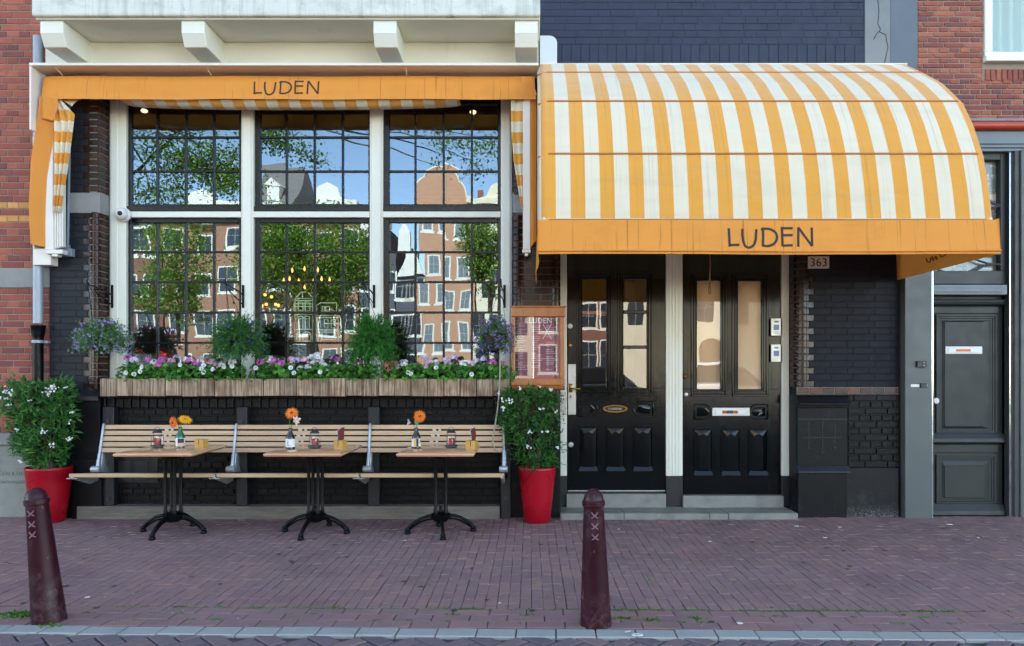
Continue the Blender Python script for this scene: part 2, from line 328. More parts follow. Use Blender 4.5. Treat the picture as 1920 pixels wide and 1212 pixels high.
# --- loose pieces (bricks, pavers): individuals up to a limit, the rest joined as stuff
GEO = {}
def piece_geo(l, h, d, c, var, up):
    rr = random.Random(hash((round(l*200), round(h*200), var)) & 0xffff); j = lambda a: rr.uniform(-a, a)
    o = [(-l/2, -h/2), (l/2, -h/2), (l/2, h/2), (-l/2, h/2)]
    o = [(a+j(.0016), b+j(.0016)) for a, b in o]; i_ = [(a-math.copysign(c, a), b-math.copysign(c, b)) for a, b in o]
    vs = [(a, b, 0) for a, b in o]+[(a, b, d-c*.8) for a, b in o]+[(a, b, d+j(.0008)) for a, b in i_]
    fs = [(8, 9, 10, 11)]+[(4+k, 4+(k+1) % 4, 8+(k+1) % 4, 8+k) for k in range(4)]+[(k, (k+1) % 4, 4+(k+1) % 4, 4+k) for k in range(4)]
    if up: vs = [(a, b, q-d) for a, b, q in vs]
    else: vs = [(a, -q, b) for a, b, q in vs]
    return vs, fs
class Pieces:
    def __init__(s): s.items = []
    def put(s, loc, l, h, d, mat, rot=(0, 0, 0), c=.004, up=False, score=1.0):
        s.items.append((score, R.random(), tuple(loc), round(l, 3), round(h, 3), d, c, mat, rot, up))
    def emit(s, parent, name, limit=300, stuffname=None):
        s.items.sort(key=lambda q: (-q[0], q[1])); off = WO[parent]
        rest = {}
        for i, (sc_, rk, loc, l, h, d, c, mat, rot, up) in enumerate(s.items):
            var = int(rk*3); key = (l, h, d, c, mat.name, var, up)
            if i < limit:
                if key not in GEO:
                    vs, fs = piece_geo(l, h, d, c, var, up); GEO[key] = MB().add(vs, fs).mesh(name, mat, fix=False)
                link(name, GEO[key], parent, Vector(loc)-off, rot)
            else:
                vs, fs = piece_geo(l, h, d, c, var, up); mb = rest.setdefault(mat.name, (MB(), mat))[0]
                from mathutils import Euler
                e = Euler(rot).to_matrix() if any(rot) else None
                mb.add([(e @ Vector(v) if e else Vector(v))+Vector(loc) for v in vs], fs)
        for k, (mb, mat) in rest.items():
            mb.build(stuffname or name, mat, parent, fix=False, kind='stuff')
def wall_bricks(P, x0, x1, z0, z1, p, mat, course=.0647, L=.222, jt=.011, proud=.006, bond='cross', holes=(), seed=1, matfn=None, clipfn=None, jit=.0015, score=1):
    rr = random.Random(seed); n = max(1, round((z1-z0)/course)); ch = (z1-z0)/n
    for i in range(n):
        zc = z0+(i+.5)*ch; hd = L/2
        if bond == 'cross': step = L if i % 2 == 0 else hd; off = (0 if i % 2 else (L/4 if i % 4 == 0 else L*3/4))
        elif bond == 'half': step = L; off = (i % 2)*L/2
        else: step = L if rr.random() < .6 else hd; off = rr.random()*L
        x = x0-off
        while x < x1-.004:
            wd = step
            if bond == 'wild': wd = rr.choice((L, L, hd))
            a, b = max(x, x0), min(x+wd, x1); x += wd
            segs = [(a, b)]
            for hx0, hx1, hz0, hz1 in holes:
                if hz0 < zc < hz1:
                    ns = []
                    for q0, q1 in segs:
                        if hx1 <= q0 or hx0 >= q1: ns.append((q0, q1)); continue
                        if hx0 > q0: ns.append((q0, hx0))
                        if hx1 < q1: ns.append((hx1, q1))
                    segs = ns
            if clipfn: segs = [clipfn(i, zc, q) for q in segs]; segs = [q for q in segs if q]
            for q0, q1 in segs:
                if q1-q0 < .022: continue
                l = round((q1-q0-jt)/.004)*.004
                mt = matfn(i, (q0+q1)/2, zc, rr) if matfn else mat
                P.put(((q0+q1)/2, -p+rr.uniform(-jit, jit), zc), l, ch-jt, proud, mt, c=min(.004, proud*.7), score=score)
def stroke(mb, pts, w0, m=0):
    mb.tube(pts, w0, 6, m, flat=1)
LUDEN = [[(237, 155), (241, 310), (245, 465)], [(222, 440), (300, 433), (405, 432)],
         [(462, 165), (455, 260), (465, 360), (490, 440), (520, 468), (550, 478), (580, 473), (610, 460), (650, 420), (675, 340), (690, 170)],
         [(798, 140), (797, 300), (788, 450)], [(765, 180), (800, 166), (850, 162), (900, 166), (940, 180), (980, 204), (1005, 230), (1020, 265), (1025, 300), (1018, 345), (1000, 380), (970, 415), (930, 435), (890, 448), (850, 452), (775, 440)],
         [(1108, 130), (1110, 455)], [(1092, 155), (1285, 155)], [(1115, 272), (1280, 270)], [(1110, 445), (1275, 438)],
         [(1365, 465), (1378, 140)], [(1378, 140), (1590, 455)], [(1590, 455), (1598, 145)]]
def text_mesh(txt, size, name='text'):
    cu = bpy.data.curves.new(name, 'FONT'); cu.body = txt; cu.size = size; cu.align_x = 'CENTER'; cu.align_y = 'CENTER'; cu.extrude = .0015; cu.resolution_u = 3
    o = bpy.data.objects.new(name, cu); col.objects.link(o); dg = bpy.context.evaluated_depsgraph_get(); dg.update()
    me = bpy.data.meshes.new_from_object(o.evaluated_get(dg)); bpy.data.objects.remove(o); bpy.data.curves.remove(cu); return me
def text_obj(name, txt, size, mat, parent, loc, sx=1):
    me = text_mesh(txt, size, name); me.materials.clear(); me.materials.append(mat)
    o = link(name, me, parent, Vector(loc)-WO[parent], (math.pi/2, 0, 0)); o.scale = (sx, 1, 1); return o
# ================================================================== GROUND
ground = MB().add([(-150, -150, -.06), (150, -150, -.06), (150, 20, -.06), (-150, 20, -.06)], [(0, 1, 2, 3)]).build('road', farroad, fix=False, kind='structure')
kp = lambda x: 3.141+.0193*x                     # back edge of the kerb
bp = lambda x: 2.81+.017*x                       # back edge of the border course
pav = MB(); pav.add([(-30, -bp(-30)-.32, -.012), (30, -bp(30)-.32-.05, -.012), (30, .35, -.012), (-30, .35, -.012)], [(0, 1, 2, 3)])
pavement = pav.build('pavement', paveb, fix=False, kind='structure')
P = Pieces(); pitch = .0705; ln = .212
x = -6.3; ci = 0
while x < 5.6:
    p = -.02 - (ci % 2)*ln/2 - R.uniform(0, .03); end = bp(x)-.004
    while p < end:
        a, b = max(p, 0 if x < 5 else 0), min(p+ln*R.choice((1, 1, 1, 1, 1, 1, .5)), end)
        p = b if b > p else p+ln
        if b-a < .03: continue
        vis = abs(x) < 1000/S((a+b)/2)*.93
        P.put((x+R.uniform(-.0015, .0015), -(a+b)/2, R.uniform(-.003, .0015)), pitch-.0032-R.uniform(0, .0018), round((b-a-.0075)/.004)*.004, .03, pavem,
              (R.uniform(-.01, .01), R.uniform(-.018, .018), R.uniform(-.012, .012)), c=.003, up=True, score=(1 if vis else .01)*(a+b)/2)
    x += pitch; ci += 1
for row in range(3):
    x = -3.9-(row % 2)*.11
    while x < 3.6:
        p = bp(x)+.055+row*.107
        P.put((x+.1075, -p, R.uniform(-.003, .001)), .210, .102, .03, pavem, (R.uniform(-.012, .012), R.uniform(-.008, .008), -.018+R.uniform(-.006, .006)), c=.003, up=True,
              score=p*(1 if abs(x) < 3 else .01)); x += .2155
P.emit(pavement, 'paving_brick', 300)
kerb = MB().add([(-12, -kp(-12)-.002, -.02), (-12, -kp(-12)-.13, -.02), (12, -kp(12)-.13, -.02), (12, -kp(12)-.002, -.02)], [(0, 1, 2, 3)]).build('kerb', paveb, fix=False, kind='structure')
P = Pieces(); x = -4.6
while x < 4.4:
    P.put((x+.107, -(kp(x+.107)+.063), R.uniform(-.002, .003)), .209, .118, .05, kerbm, (0, 0, -.0193+R.uniform(-.006, .006)), c=.006, up=True); x += .2155
P.emit(kerb, 'kerb_stone', 300)
rb = MB().add([(-12, -kp(-12)-.132, -.022), (-12, -kp(-12)-2, -.022), (12, -kp(12)-2, -.022), (12, -kp(12)-.132, -.022)], [(0, 1, 2, 3)]).build('carriageway', paveb, fix=False, kind='structure')
P = Pieces()                                      # herringbone setts in the carriageway, laid at 45 degrees
u = .1
for i in range(-70, 71):
    for k in range(-70, 71):
        q = (i-k) % 4
        if q not in (0, 3): continue
        ax, ay = ((i+1)*u, (k+.5)*u) if q == 0 else ((i+.5)*u, (k+1)*u)
        qx, qy = (ax-ay)*.7071, (ax+ay)*.7071; p = 3.6+qy
        if abs(qx) < 3.6 and kp(qx)+.10 < p < 4.2:
            P.put((qx, -p, -.006+R.uniform(-.003, .002)), 2*u-.010 if q == 0 else u-.010, u-.010 if q == 0 else 2*u-.010, .03, roadm, (R.uniform(-.01, .01), R.uniform(-.01, .01), -math.pi/4), c=.005, up=True, score=10-p)
P.emit(rb, 'road_brick', 300)
# moss and weeds in the joints
mb = MB()
def weed(x, p, n, sp, hgt):
    for _ in range(n):
        q = Vector((x+R.gauss(0, sp), -p+R.gauss(0, sp*.35), -.004)); a = R.uniform(0, 6.28); l = hgt*R.uniform(.4, 1.1); t = Vector((math.cos(a), math.sin(a), 0))
        s_ = Vector((-t.y, t.x, 0))*l*.22
        mb.add([q-s_, q+s_, q+t*l*.55+Vector((0, 0, l*.8))+s_*.4, q+t*l*.9+Vector((0, 0, l*.5))], [(0, 1, 2, 3)])
for _ in range(95):
    x = R.uniform(-3, 3); weed(x, bp(x)+R.uniform(-.008, .008), R.randint(5, 26), R.uniform(.015, .06), .011)
for x0, n in ((.6, 40), (.95, 30), (1.55, 60), (1.9, 40), (-.35, 34), (-1.1, 30), (-1.6, 26), (2.3, 40)):
    for _ in range(n): weed(x0+R.gauss(0, .16), bp(x0)+.01+R.gauss(0, .004), 4, .012, .012)
for _ in range(46):
    c_ = round(R.uniform(-2.8, 2.6)/pitch)*pitch+pitch/2; p0 = R.uniform(1.9, 2.78)
    for k in range(R.randint(4, 14)): weed(c_+R.gauss(0, .003), p0+k*.012, 3, .004, .009)
for _ in range(40):
    x = R.uniform(-2.9, 2.8); p0 = bp(x)+R.choice((.107, .214)); weed(x, p0, R.randint(8, 24), .02, .012)
weed(-2.93, bp(-2.93)+.16, 500, .06, .026); weed(-2.66, 3.1, 60, .04, .02); weed(.52, bp(.5)+.16, 90, .035, .016); weed(.70, bp(.6)+.19, 70, .03, .018); weed(.95, bp(.9)+.15, 60, .03, .014)
mb.build('moss', leaf_mat('joint_moss', [(70, 120, 30), (96, 146, 44), (58, 100, 30)]), pavement, fix=False, kind='stuff')
gum, grit = MB(), MB()                            # trodden gum and pale grit on the paving
def disc(mb, x, p, r, z):
    a0 = R.uniform(0, 6); k = 9; rim = [(x+r*R.uniform(.75, 1.15)*math.cos(a0+6.283*j/k), -p+r*R.uniform(.75, 1.15)*math.sin(a0+6.283*j/k), .0015) for j in range(k)]
    mb.add([(x, -p, z)]+rim, [(0, j+1, (j+1) % k+1) for j in range(k)])
for _ in range(75): p = R.uniform(.5, 3.1); disc(gum, R.uniform(-1, 1)*1000/S(p), p, R.uniform(.007, .022), .0032)
for _ in range(170): p = R.uniform(.25, 3.1); disc(grit, R.uniform(-1, 1)*1000/S(p), p, R.uniform(.002, .0065), .005)
gum.build('gum_spots', M('trodden_gum', (66, 60, 62), .6, .2, 30), pavement, fix=False, kind='stuff')
grit.build('pale_grit', M('pale_grit', (176, 170, 164), .8, .2, 30), pavement, fix=False, kind='stuff')

# ================================================================== RESTAURANT BUILDING
rest = thing('restaurant_building', 'black and navy painted brick restaurant front with white paned windows and two doors', 'building', (-.4, 0, 0))
PB, PG, PS = Pieces(), Pieces(), Pieces()        # painted bricks, glazed corner bricks, soldier and header bricks
B = lambda name, mb, m, bev=.004, parent=rest, **k: mb.build(name, m, parent, bev=bev, **k)
xL, xLr, xR, xRr, xd0, xd1, xE = X(93), X(187), X(962), X(1050), X(1050), X(1495), X(1686)
B('wall', MB().box(xL, xLr-.02, -.40, 0, 0, 4.43).box(xLr-.02, xLr-.005, -.40, -.014, 0, 4.43), blackp, 0)
B('wall', MB().box(xR+.018, xRr-.018, -.40, 0, 0, 4.43).box(xR+.004, xR+.018, -.40, -.014, 0, 4.43).box(xRr-.018, xRr-.004, -.40, -.014, 0, 4.43), blackp, 0)
B('wall', MB().box(xLr, xR, -.36, 0, 0, 1.255), rough_black, 0)
B('wall', MB().box(xd1+.02, xE, -.40, 0, 0, 4.43).box(xd1+.004, xd1+.02, -.40, -.014, 0, 4.43), bluebl, 0)
B('wall', MB().box(xRr, xd1, -.40, -.01, 2.78, 4.43), navy, 0)
B('wall', MB().box(xL, X(1621), -.40, -.0005, 4.43, 6.2), navy, 0)
B('lintel', MB().box(xLr, xR, -.38, -.002, 4.24, 4.43), cream, 0)
# navy brickwork above the striped awning: wild bond with a soldier course at its foot
wall_bricks(PB, .10, X(1620), Z(84), 5.2, 0, navy, bond='wild', L=.235, proud=.003, seed=3, jt=.0065)
x = .12
while x < 3.27:
    wd = R.choice((.088, .094, .1)); hh = Z(84)-4.43
    PS.put((x+wd/2, R.uniform(-.002, .001), 4.43+hh*.5+.012), wd-.008, hh-.03, .005, navy, c=.003, score=.5); x += wd
# piers
stz0, stz1 = Z(400), Z(362)
def pier(x0, x1, side, gl_w, z0, z1, mat, full=True, seed=5):
    """painted bricks toothed into a glazed rounded corner column; side=+1: corner at x1, -1: corner at x0"""
    n = round((z1-z0)/.0647); ch = (z1-z0)/n
    for i in range(n):
        zc = z0+(i+.5)*ch
        if stz0-.01 < zc < stz1+.01: continue
        w_ = gl_w if i % 2 else gl_w*1.42
        ge = x1 if side > 0 else x0; gs = ge-side*w_
        rnd_ = zc < stz0; r = .045 if rnd_ else .006
        arc = [(r-r*math.sin(a), r-r*math.cos(a)) for a in [math.pi/2*k/5 for k in range(6)]]  # distance from the outer edge, depth back from the face
        dpt = .36 if side > 0 or True else .2
        out = [(gs+side*.005, -.02), (gs+side*.005, .007)] + [(ge+side*.005-side*(r-r*math.sin(a)), .007-(r-r*math.cos(a))) for a in [math.pi/2*k/5 for k in range(6)]]
        if rnd_:   # outward bulging half-round bead in the corner brick
            cxp = ge-side*.042
            out = [(gs+side*.005, -.02), (gs+side*.005, .005), (cxp-side*.036, .005)]+[(cxp-side*.034*math.cos(a), .005+.02*math.sin(a)) for a in [math.pi*k/8 for k in range(1, 8)]]+[(cxp+side*.036, .003), (ge+side*.005, -.012)]
        out += [(ge+side*.005, -.16), (ge-side*.05, -.16)]
        k = len(out); hb = (ch-.010)/2
        vs = [(a, -b, zc-hb) for a, b in out]+[(a, -b, zc+hb) for a, b in out]
        fs = [tuple(range(k)), tuple(reversed(range(k, 2*k)))]+[(j, k+j, k+(j+1) % k, (j+1) % k) for j in range(k)]
        MB().add(vs, fs).build('glazed_brick', glazed, rest, bev=.0015, smooth=40)
        a, b = (x0, gs) if side > 0 else (gs, x1)
        if b-a > .03:
            half = .11; q = a if side > 0 else b
            segs = []; cur = b if side > 0 else a; first = .11 if i % 2 else .215
            while abs(cur-(a if side > 0 else b)) > .02:
                nx = cur-side*first; nx = max(nx, a) if side > 0 else min(nx, b); segs.append((min(cur, nx), max(cur, nx))); cur = nx; first = .215
            for s0, s1 in segs:
                if s1-s0 > .025: PB.put(((s0+s1)/2, R.uniform(-.001, .001), zc), round((s1-s0-.008)/.004)*.004, ch-.009, .005, mat, c=.003, score=2)
mort = lambda x0, x1, z0, z1: MB().box(x0, x1, -.155, -.001, z0, z1)
pier(xL+.02, xLr, 1, .118, 1.25, 4.3, blackp)
B('mortar', MB().box(xLr-.1, xLr-.02, -.15, .0015, 1.25, 4.3).box(xLr-.02, xLr-.004, -.15, -.012, 1.25, 4.3), mortarl, 0)
pier(xR-.005, xR+.5, -1, .118, 1.25, 4.08, blackp) if False else None
# right pier: two corner columns
def pier2():
    n = round((4.08-.95)/.0647); ch = (4.08-.95)/n
    for i in range(n):
        zc = .95+(i+.5)*ch
        if stz0-.01 < zc < stz1+.01: continue
        for ge, side in ((xR-.004, -1), (xRr+.004, 1)):
            gs = ge-side*.118; cxp = ge-side*.045; hb = (ch-.010)/2
            out = [(gs, -.02), (gs, .005), (cxp-side*.036, .005)]+[(cxp-side*.034*math.cos(a), .005+.02*math.sin(a)) for a in [math.pi*k/8 for k in range(1, 8)]]+[(cxp+side*.036, .003), (ge, -.012), (ge, -.16), (ge-side*.05, -.16)]
            k = len(out); vs = [(a, -b, zc-hb) for a, b in out]+[(a, -b, zc+hb) for a, b in out]
            MB().add(vs, [tuple(range(k)), tuple(reversed(range(k, 2*k)))]+[(j, k+j, k+(j+1) % k, (j+1) % k) for j in range(k)]).build('glazed_brick', glazed, rest, bev=.0015, smooth=40)
        a, b = xR+.114, xRr-.114; m_ = a+(b-a)*(.33 if i % 2 else .66)
        for s0, s1 in ((a, m_), (m_, b)): PB.put(((s0+s1)/2, R.uniform(-.001, .001), zc), round((s1-s0-.007)/.004)*.004, ch-.008, .005, glazed, c=.003, score=2)
pier2()
B('mortar', MB().box(xR+.018, xRr-.018, -.15, .0015, .95, 4.08).box(xR+.003, xR+.018, -.15, -.013, .95, 4.08).box(xRr-.018, xRr-.003, -.15, -.013, .95, 4.08), mortard, 0)
B('stone_block', MB().box(X(131), xLr+.006, -.15, .009, stz0, stz1), stone, .004)
B('stone_block', MB().box(xR-.006, X(1005), -.15, .009, stz0, stz1), stone, .004)
# right pier of the doors, navy brickwork, header course and black plinth
def pier3():
    z0, z1 = 1.272, 4.0; n = round((z1-z0)/.0647); ch = (z1-z0)/n
    for i in range(n):
        zc = z0+(i+.5)*ch; ge = xd1-.004; side = -1
        w_ = .118 if i % 2 else .165
        gs = ge+w_; cxp = ge+.06; hb = (ch-.010)/2
        out = [(gs, -.02), (gs, .005), (cxp+.036, .005)]+[(cxp+.034*math.cos(a), .005+.02*math.sin(a)) for a in [math.pi*k/8 for k in range(1, 8)]]+[(cxp-.036, .003), (ge, -.012), (ge, -.2), (ge+.05, -.2)]
        k = len(out); vs = [(a, -b, zc-hb) for a, b in out]+[(a, -b, zc+hb) for a, b in out]
        MB().add(vs, [tuple(range(k)), tuple(reversed(range(k, 2*k)))]+[(j, k+j, k+(j+1) % k, (j+1) % k) for j in range(k)]).build('glazed_brick', glazed, rest, bev=.0015, smooth=40)
        cur = gs; first = .215 if i % 2 else .11
        while cur < xE-.02:
            nx = min(cur+first, xE); first = .215
            if nx-cur > .025: PB.put(((cur+nx)/2, R.uniform(-.001, .001), zc), round((nx-cur-.008)/.004)*.004, ch-.009, .004, bluebl, c=.003, score=1.5)
            cur = nx
pier3()
B('mortar', MB().box(xd1+.02, xd1+.1, -.19, .0015, 1.272, 4.0).box(xd1+.003, xd1+.02, -.19, -.013, 1.272, 4.0), mortard, 0)
B('mortar', MB().box(X(1494), xE, -.01, .004, Z(739.5), Z(726.5)), mortarl, 0)
x = X(1494); i = 0
while x < xE-.02:
    wd = min(.1235, xE-x); PS.put((x+wd/2, -.0035, (Z(738.5)+Z(727.5))/2), wd-.008, Z(727.5)-Z(738.5), .006, glazedhi, c=.003, score=3); x += wd
zp = Z(740); zl = Z(878, .05)
B('plinth', MB().box(X(1493), xE, -.2, .012, zl, zp), rough_black, 0)
wall_bricks(PB, X(1588), xE, zl, zp, .012, rough_black, bond='cross', proud=.012, seed=9, jt=.012, jit=.004, score=3)
B('plinth', MB().box(X(1497, .06), X(1687, .06), -.2, .045, -.03, zl), saltm, .008, seg=2)
# drop box shape painted over, with a sloped foot and three arrows cut in it
B('letter_chute', MB().box(X(1493), X(1587), .0, .030, zl-.01, Z(764)), rough_black, .006)
B('chute_hood', MB().prof([(.0, Z(741)), (.05, Z(744)), (.10, Z(757, .1)), (.10, Z(760, .1)), (0, Z(760, .1))], X(1492), X(1588)), rough_black, .003)
B('chute_sill', MB().prof([(.0, zl+.02), (.032, zl+.02), (.085, zl-.03), (.085, zl-.045), (0, zl-.05)], X(1491), X(1589)), M('scuffed_blue_black', (27, 30, 39), .5, .2, 9, dirt=[((130, 134, 140), .6, 30, .6, .8)]), .003)
B('chute_body', MB().box(X(1496, .05), X(1589, .06), .0, .056, -.03, zl-.04), plinthm, .006)
mb = MB()
for ax, ay0, ay1 in ((1514, 790, 842), (1540, 790, 851), (1563, 790, 842)):
    mb.box(X(ax)-.004, X(ax)+.004, .03, .034, Z(ay1), Z(ay0))
    for sg in (-1, 1): mb.tube([(X(ax), -.033, Z(ay1)), (X(ax)+sg*.019, -.033, Z(ay1-5))], .004, 5)
mb.box(X(1494), X(1586), .03, .034, Z(787), Z(785)); mb.box(X(1504), X(1576), .03, .034, Z(821), Z(819.5))
mb.build('arrow_relief', M('grey_worn_edge', (26, 27, 29), .6, .5, 20), rest)
# stallriser below the planter: tarred bricks with a rowlock course on top
wall_bricks(PB, xLr, xR, .02, Z(767), 0, rough_black, bond='cross', proud=.012, seed=12, jt=.013, jit=.005, score=2.5,
            holes=((X(213), X(297), Z(908), Z(846)),))
x = xLr
while x < xR-.04:
    wd = R.uniform(.078, .092); PS.put((x+wd/2, R.uniform(-.006, .002), Z(756)), wd-.012, Z(746)-Z(766)-.004, .03, rough_black, c=.008, score=1); x += wd
PB.emit(rest, 'brick', 300); PS.emit(rest, 'soldier_brick', 300)
mb = MB().pbox(214, 296, 848, 906, -.02, .012)
vg = mb.build('vent_panel', postm, rest, bev=.004)
for k in range(9):
    for a, b in ((222, 245), (252, 276)): MB().pbox(a, b, 866+k*4, 868.4+k*4, .012, .020).build('slat', M('vent_slat', (50, 52, 54), .5) if 'vent_slat' not in MATS else MATS['vent_slat'], vg)
# left pier plinth
B('plinth', MB().box(X(98, .1), X(187, .1), -.1, .10, -.02, Z(746, .1)), plinthm, .01, seg=2)
B('plinth_slope', MB().prof([(-.0, Z(735)), (.03, Z(735, .03)), (.135, Z(744, .13)), (.135, Z(752, .13)), (0, Z(752, .1))], X(96, .1), X(187, .1)), M('black_slate', (30, 32, 38), .35, .15, 5), .004)
B('plinth', MB().box(X(130, .16), X(187, .16), -.1, .13, -.02, Z(860, .1)), plinthm, .01, seg=2)
B('plinth', MB().box(X(948), xRr+.004, -.1, .05, -.02, .95), plinthm, .01, seg=2)
B('sill_board', MB().box(X(143, .14), X(937, .14), .0, .14, -.02, Z(950, .14)), sleeper, .008)
# cornice: stained slab on four corbels
B('cornice', MB().box(X(58, .56), X(1013, .56), -.05, .56, Z(30, .56), Z(0, .56)+.02), slabm, .02, seg=2)
B('cornice_lip', MB().box(X(66, .52), X(1012, .52), -.05, .52, Z(37, .52), Z(30, .52)-.001), cream, .006)
B('frieze_board', MB().box(X(84, .08), X(1010, .08), -.02, .075, 4.36, Z(37, .52)-.002), cream, .004)
for a, b in ((75, 117), (340, 385), (700, 746), (965, 1011)):
    x0 = X(a, .5); x1 = x0+.212
    zt = Z(37, .52)-.003
    B('corbel', MB().prof([(.50, zt), (.50, Z(62, .5)), (.445, Z(89, .45)), (.07, Z(89, .45)), (.07, zt)], x0, x1), white, .006, seg=2)
g = []
for k in range(7): a = math.pi/2*k/6; g.append((X(1030, .1)+.075*math.sin(a), Z(80, .1)+.07*math.cos(a)))
B('flashing_panel', MB().prism([(X(1012, .1), Z(128, .1)), (X(1012, .1), Z(80, .1)+.07)]+g+[(X(1030, .1)+.075, Z(128, .1))], .0, .1), M('pale_blue_white', (206, 214, 222), .45, .04), .006)
# ------------------------------------------------------------------ shop windows
PF, PSH, PGL = -.15, -.19, -.215
zt, zb = 4.238, 1.26
jam = [(205, 236), (452, 475), (693, 718), (939, 960)]
for a, b in jam:
    B('window_post', MB().box(X(a, PF), X(b, PF), -.30, PF, zb, zt), white, .008, seg=2)
    B('post_moulding', MB().box(X(a, PF)+.018, X(b, PF)-.018 if b-a < 30 else X(a+17, PF), PF, PF+.012, zb, zt), white, .005)
B('window_sill', MB().box(xLr, xR, -.3, -.02, 1.225, 1.262), white, .006)
cols = [((236, 452), (246, 293.5, 347, 400, 448)), ((475, 693), (488, 536.5, 589, 642, 690.5)), ((718, 939), (730, 778.5, 831.5, 884.5, 933))]
rows_u, rows_l = (196, 257, 321, 383), (418, 472.5, 529, 586, 643, 700)
def sash(a, b, cs, rs, zlo, zhi):
    x0, x1 = X(a, PF), X(b, PF); c0, c1 = X(cs[0], PSH), X(cs[-1], PSH); r1, r0 = Z(rs[0], PSH), Z(rs[-1], PSH)
    f = MB().box(x0, c0, -.25, PSH, zlo, zhi).box(c1, x1, -.25, PSH, zlo, zhi).box(c0, c1, -.25, PSH, r1, zhi).box(c0, c1, -.25, PSH, zlo, r0)
    s = f.build('window', sashm, rest, bev=.004)
    bw = .0105
    for c in cs[1:-1]: MB().prof([(0, 0)], 0, 0) if False else None; B('glazing_bar', MB().box(X(c, PSH)-bw, X(c, PSH)+bw, -.235, PSH-.006, r0, r1), sashm, .005, s)
    for r in rs[1:-1]:
        ed = [c0]+[X(c, PSH) for c in cs[1:-1]]+[c1]
        for k in range(len(ed)-1): B('glazing_bar', MB().box(ed[k]+(bw if k else 0), ed[k+1]-(bw if k < len(ed)-2 else 0), -.234, PSH-.008, Z(r, PSH)-bw, Z(r, PSH)+bw), sashm, .004, s)
    for i in range(len(cs)-1):
        for k in range(len(rs)-1):
            wx, wz = X(cs[i+1], PSH)-X(cs[i], PSH), Z(rs[k], PSH)-Z(rs[k+1], PSH)
            me = MB().grid(lambda u, v: Vector(((u-.5)*wx, 0, (v-.5)*wz)), 1, 1).mesh('pane', glassw, fix=False)
            cx, cz = (X(cs[i], PSH)+X(cs[i+1], PSH))/2, (Z(rs[k], PSH)+Z(rs[k+1], PSH))/2
            link('pane', me, s, Vector((cx, -PGL, cz))-WO[s], (R.gauss(0, .0022), 0, R.gauss(0, .0028)))
    return s
for (a, b), cs in cols:
    sash(a, b, cs, rows_u, Z(396.5, PF), zt); sash(a, b, cs, rows_l, zb, Z(408.5, PF))
    B('transom', MB().box(X(a, PF), X(b, PF), -.30, PF+.006, Z(408, PF), Z(397, PF)), white, .004)
    B('sash_rail', MB().box(X(a, PF)+.003, X(b, PF)-.003, PSH+.001, PF-.008, Z(396, PF), Z(386, PF)), sashm, .004)
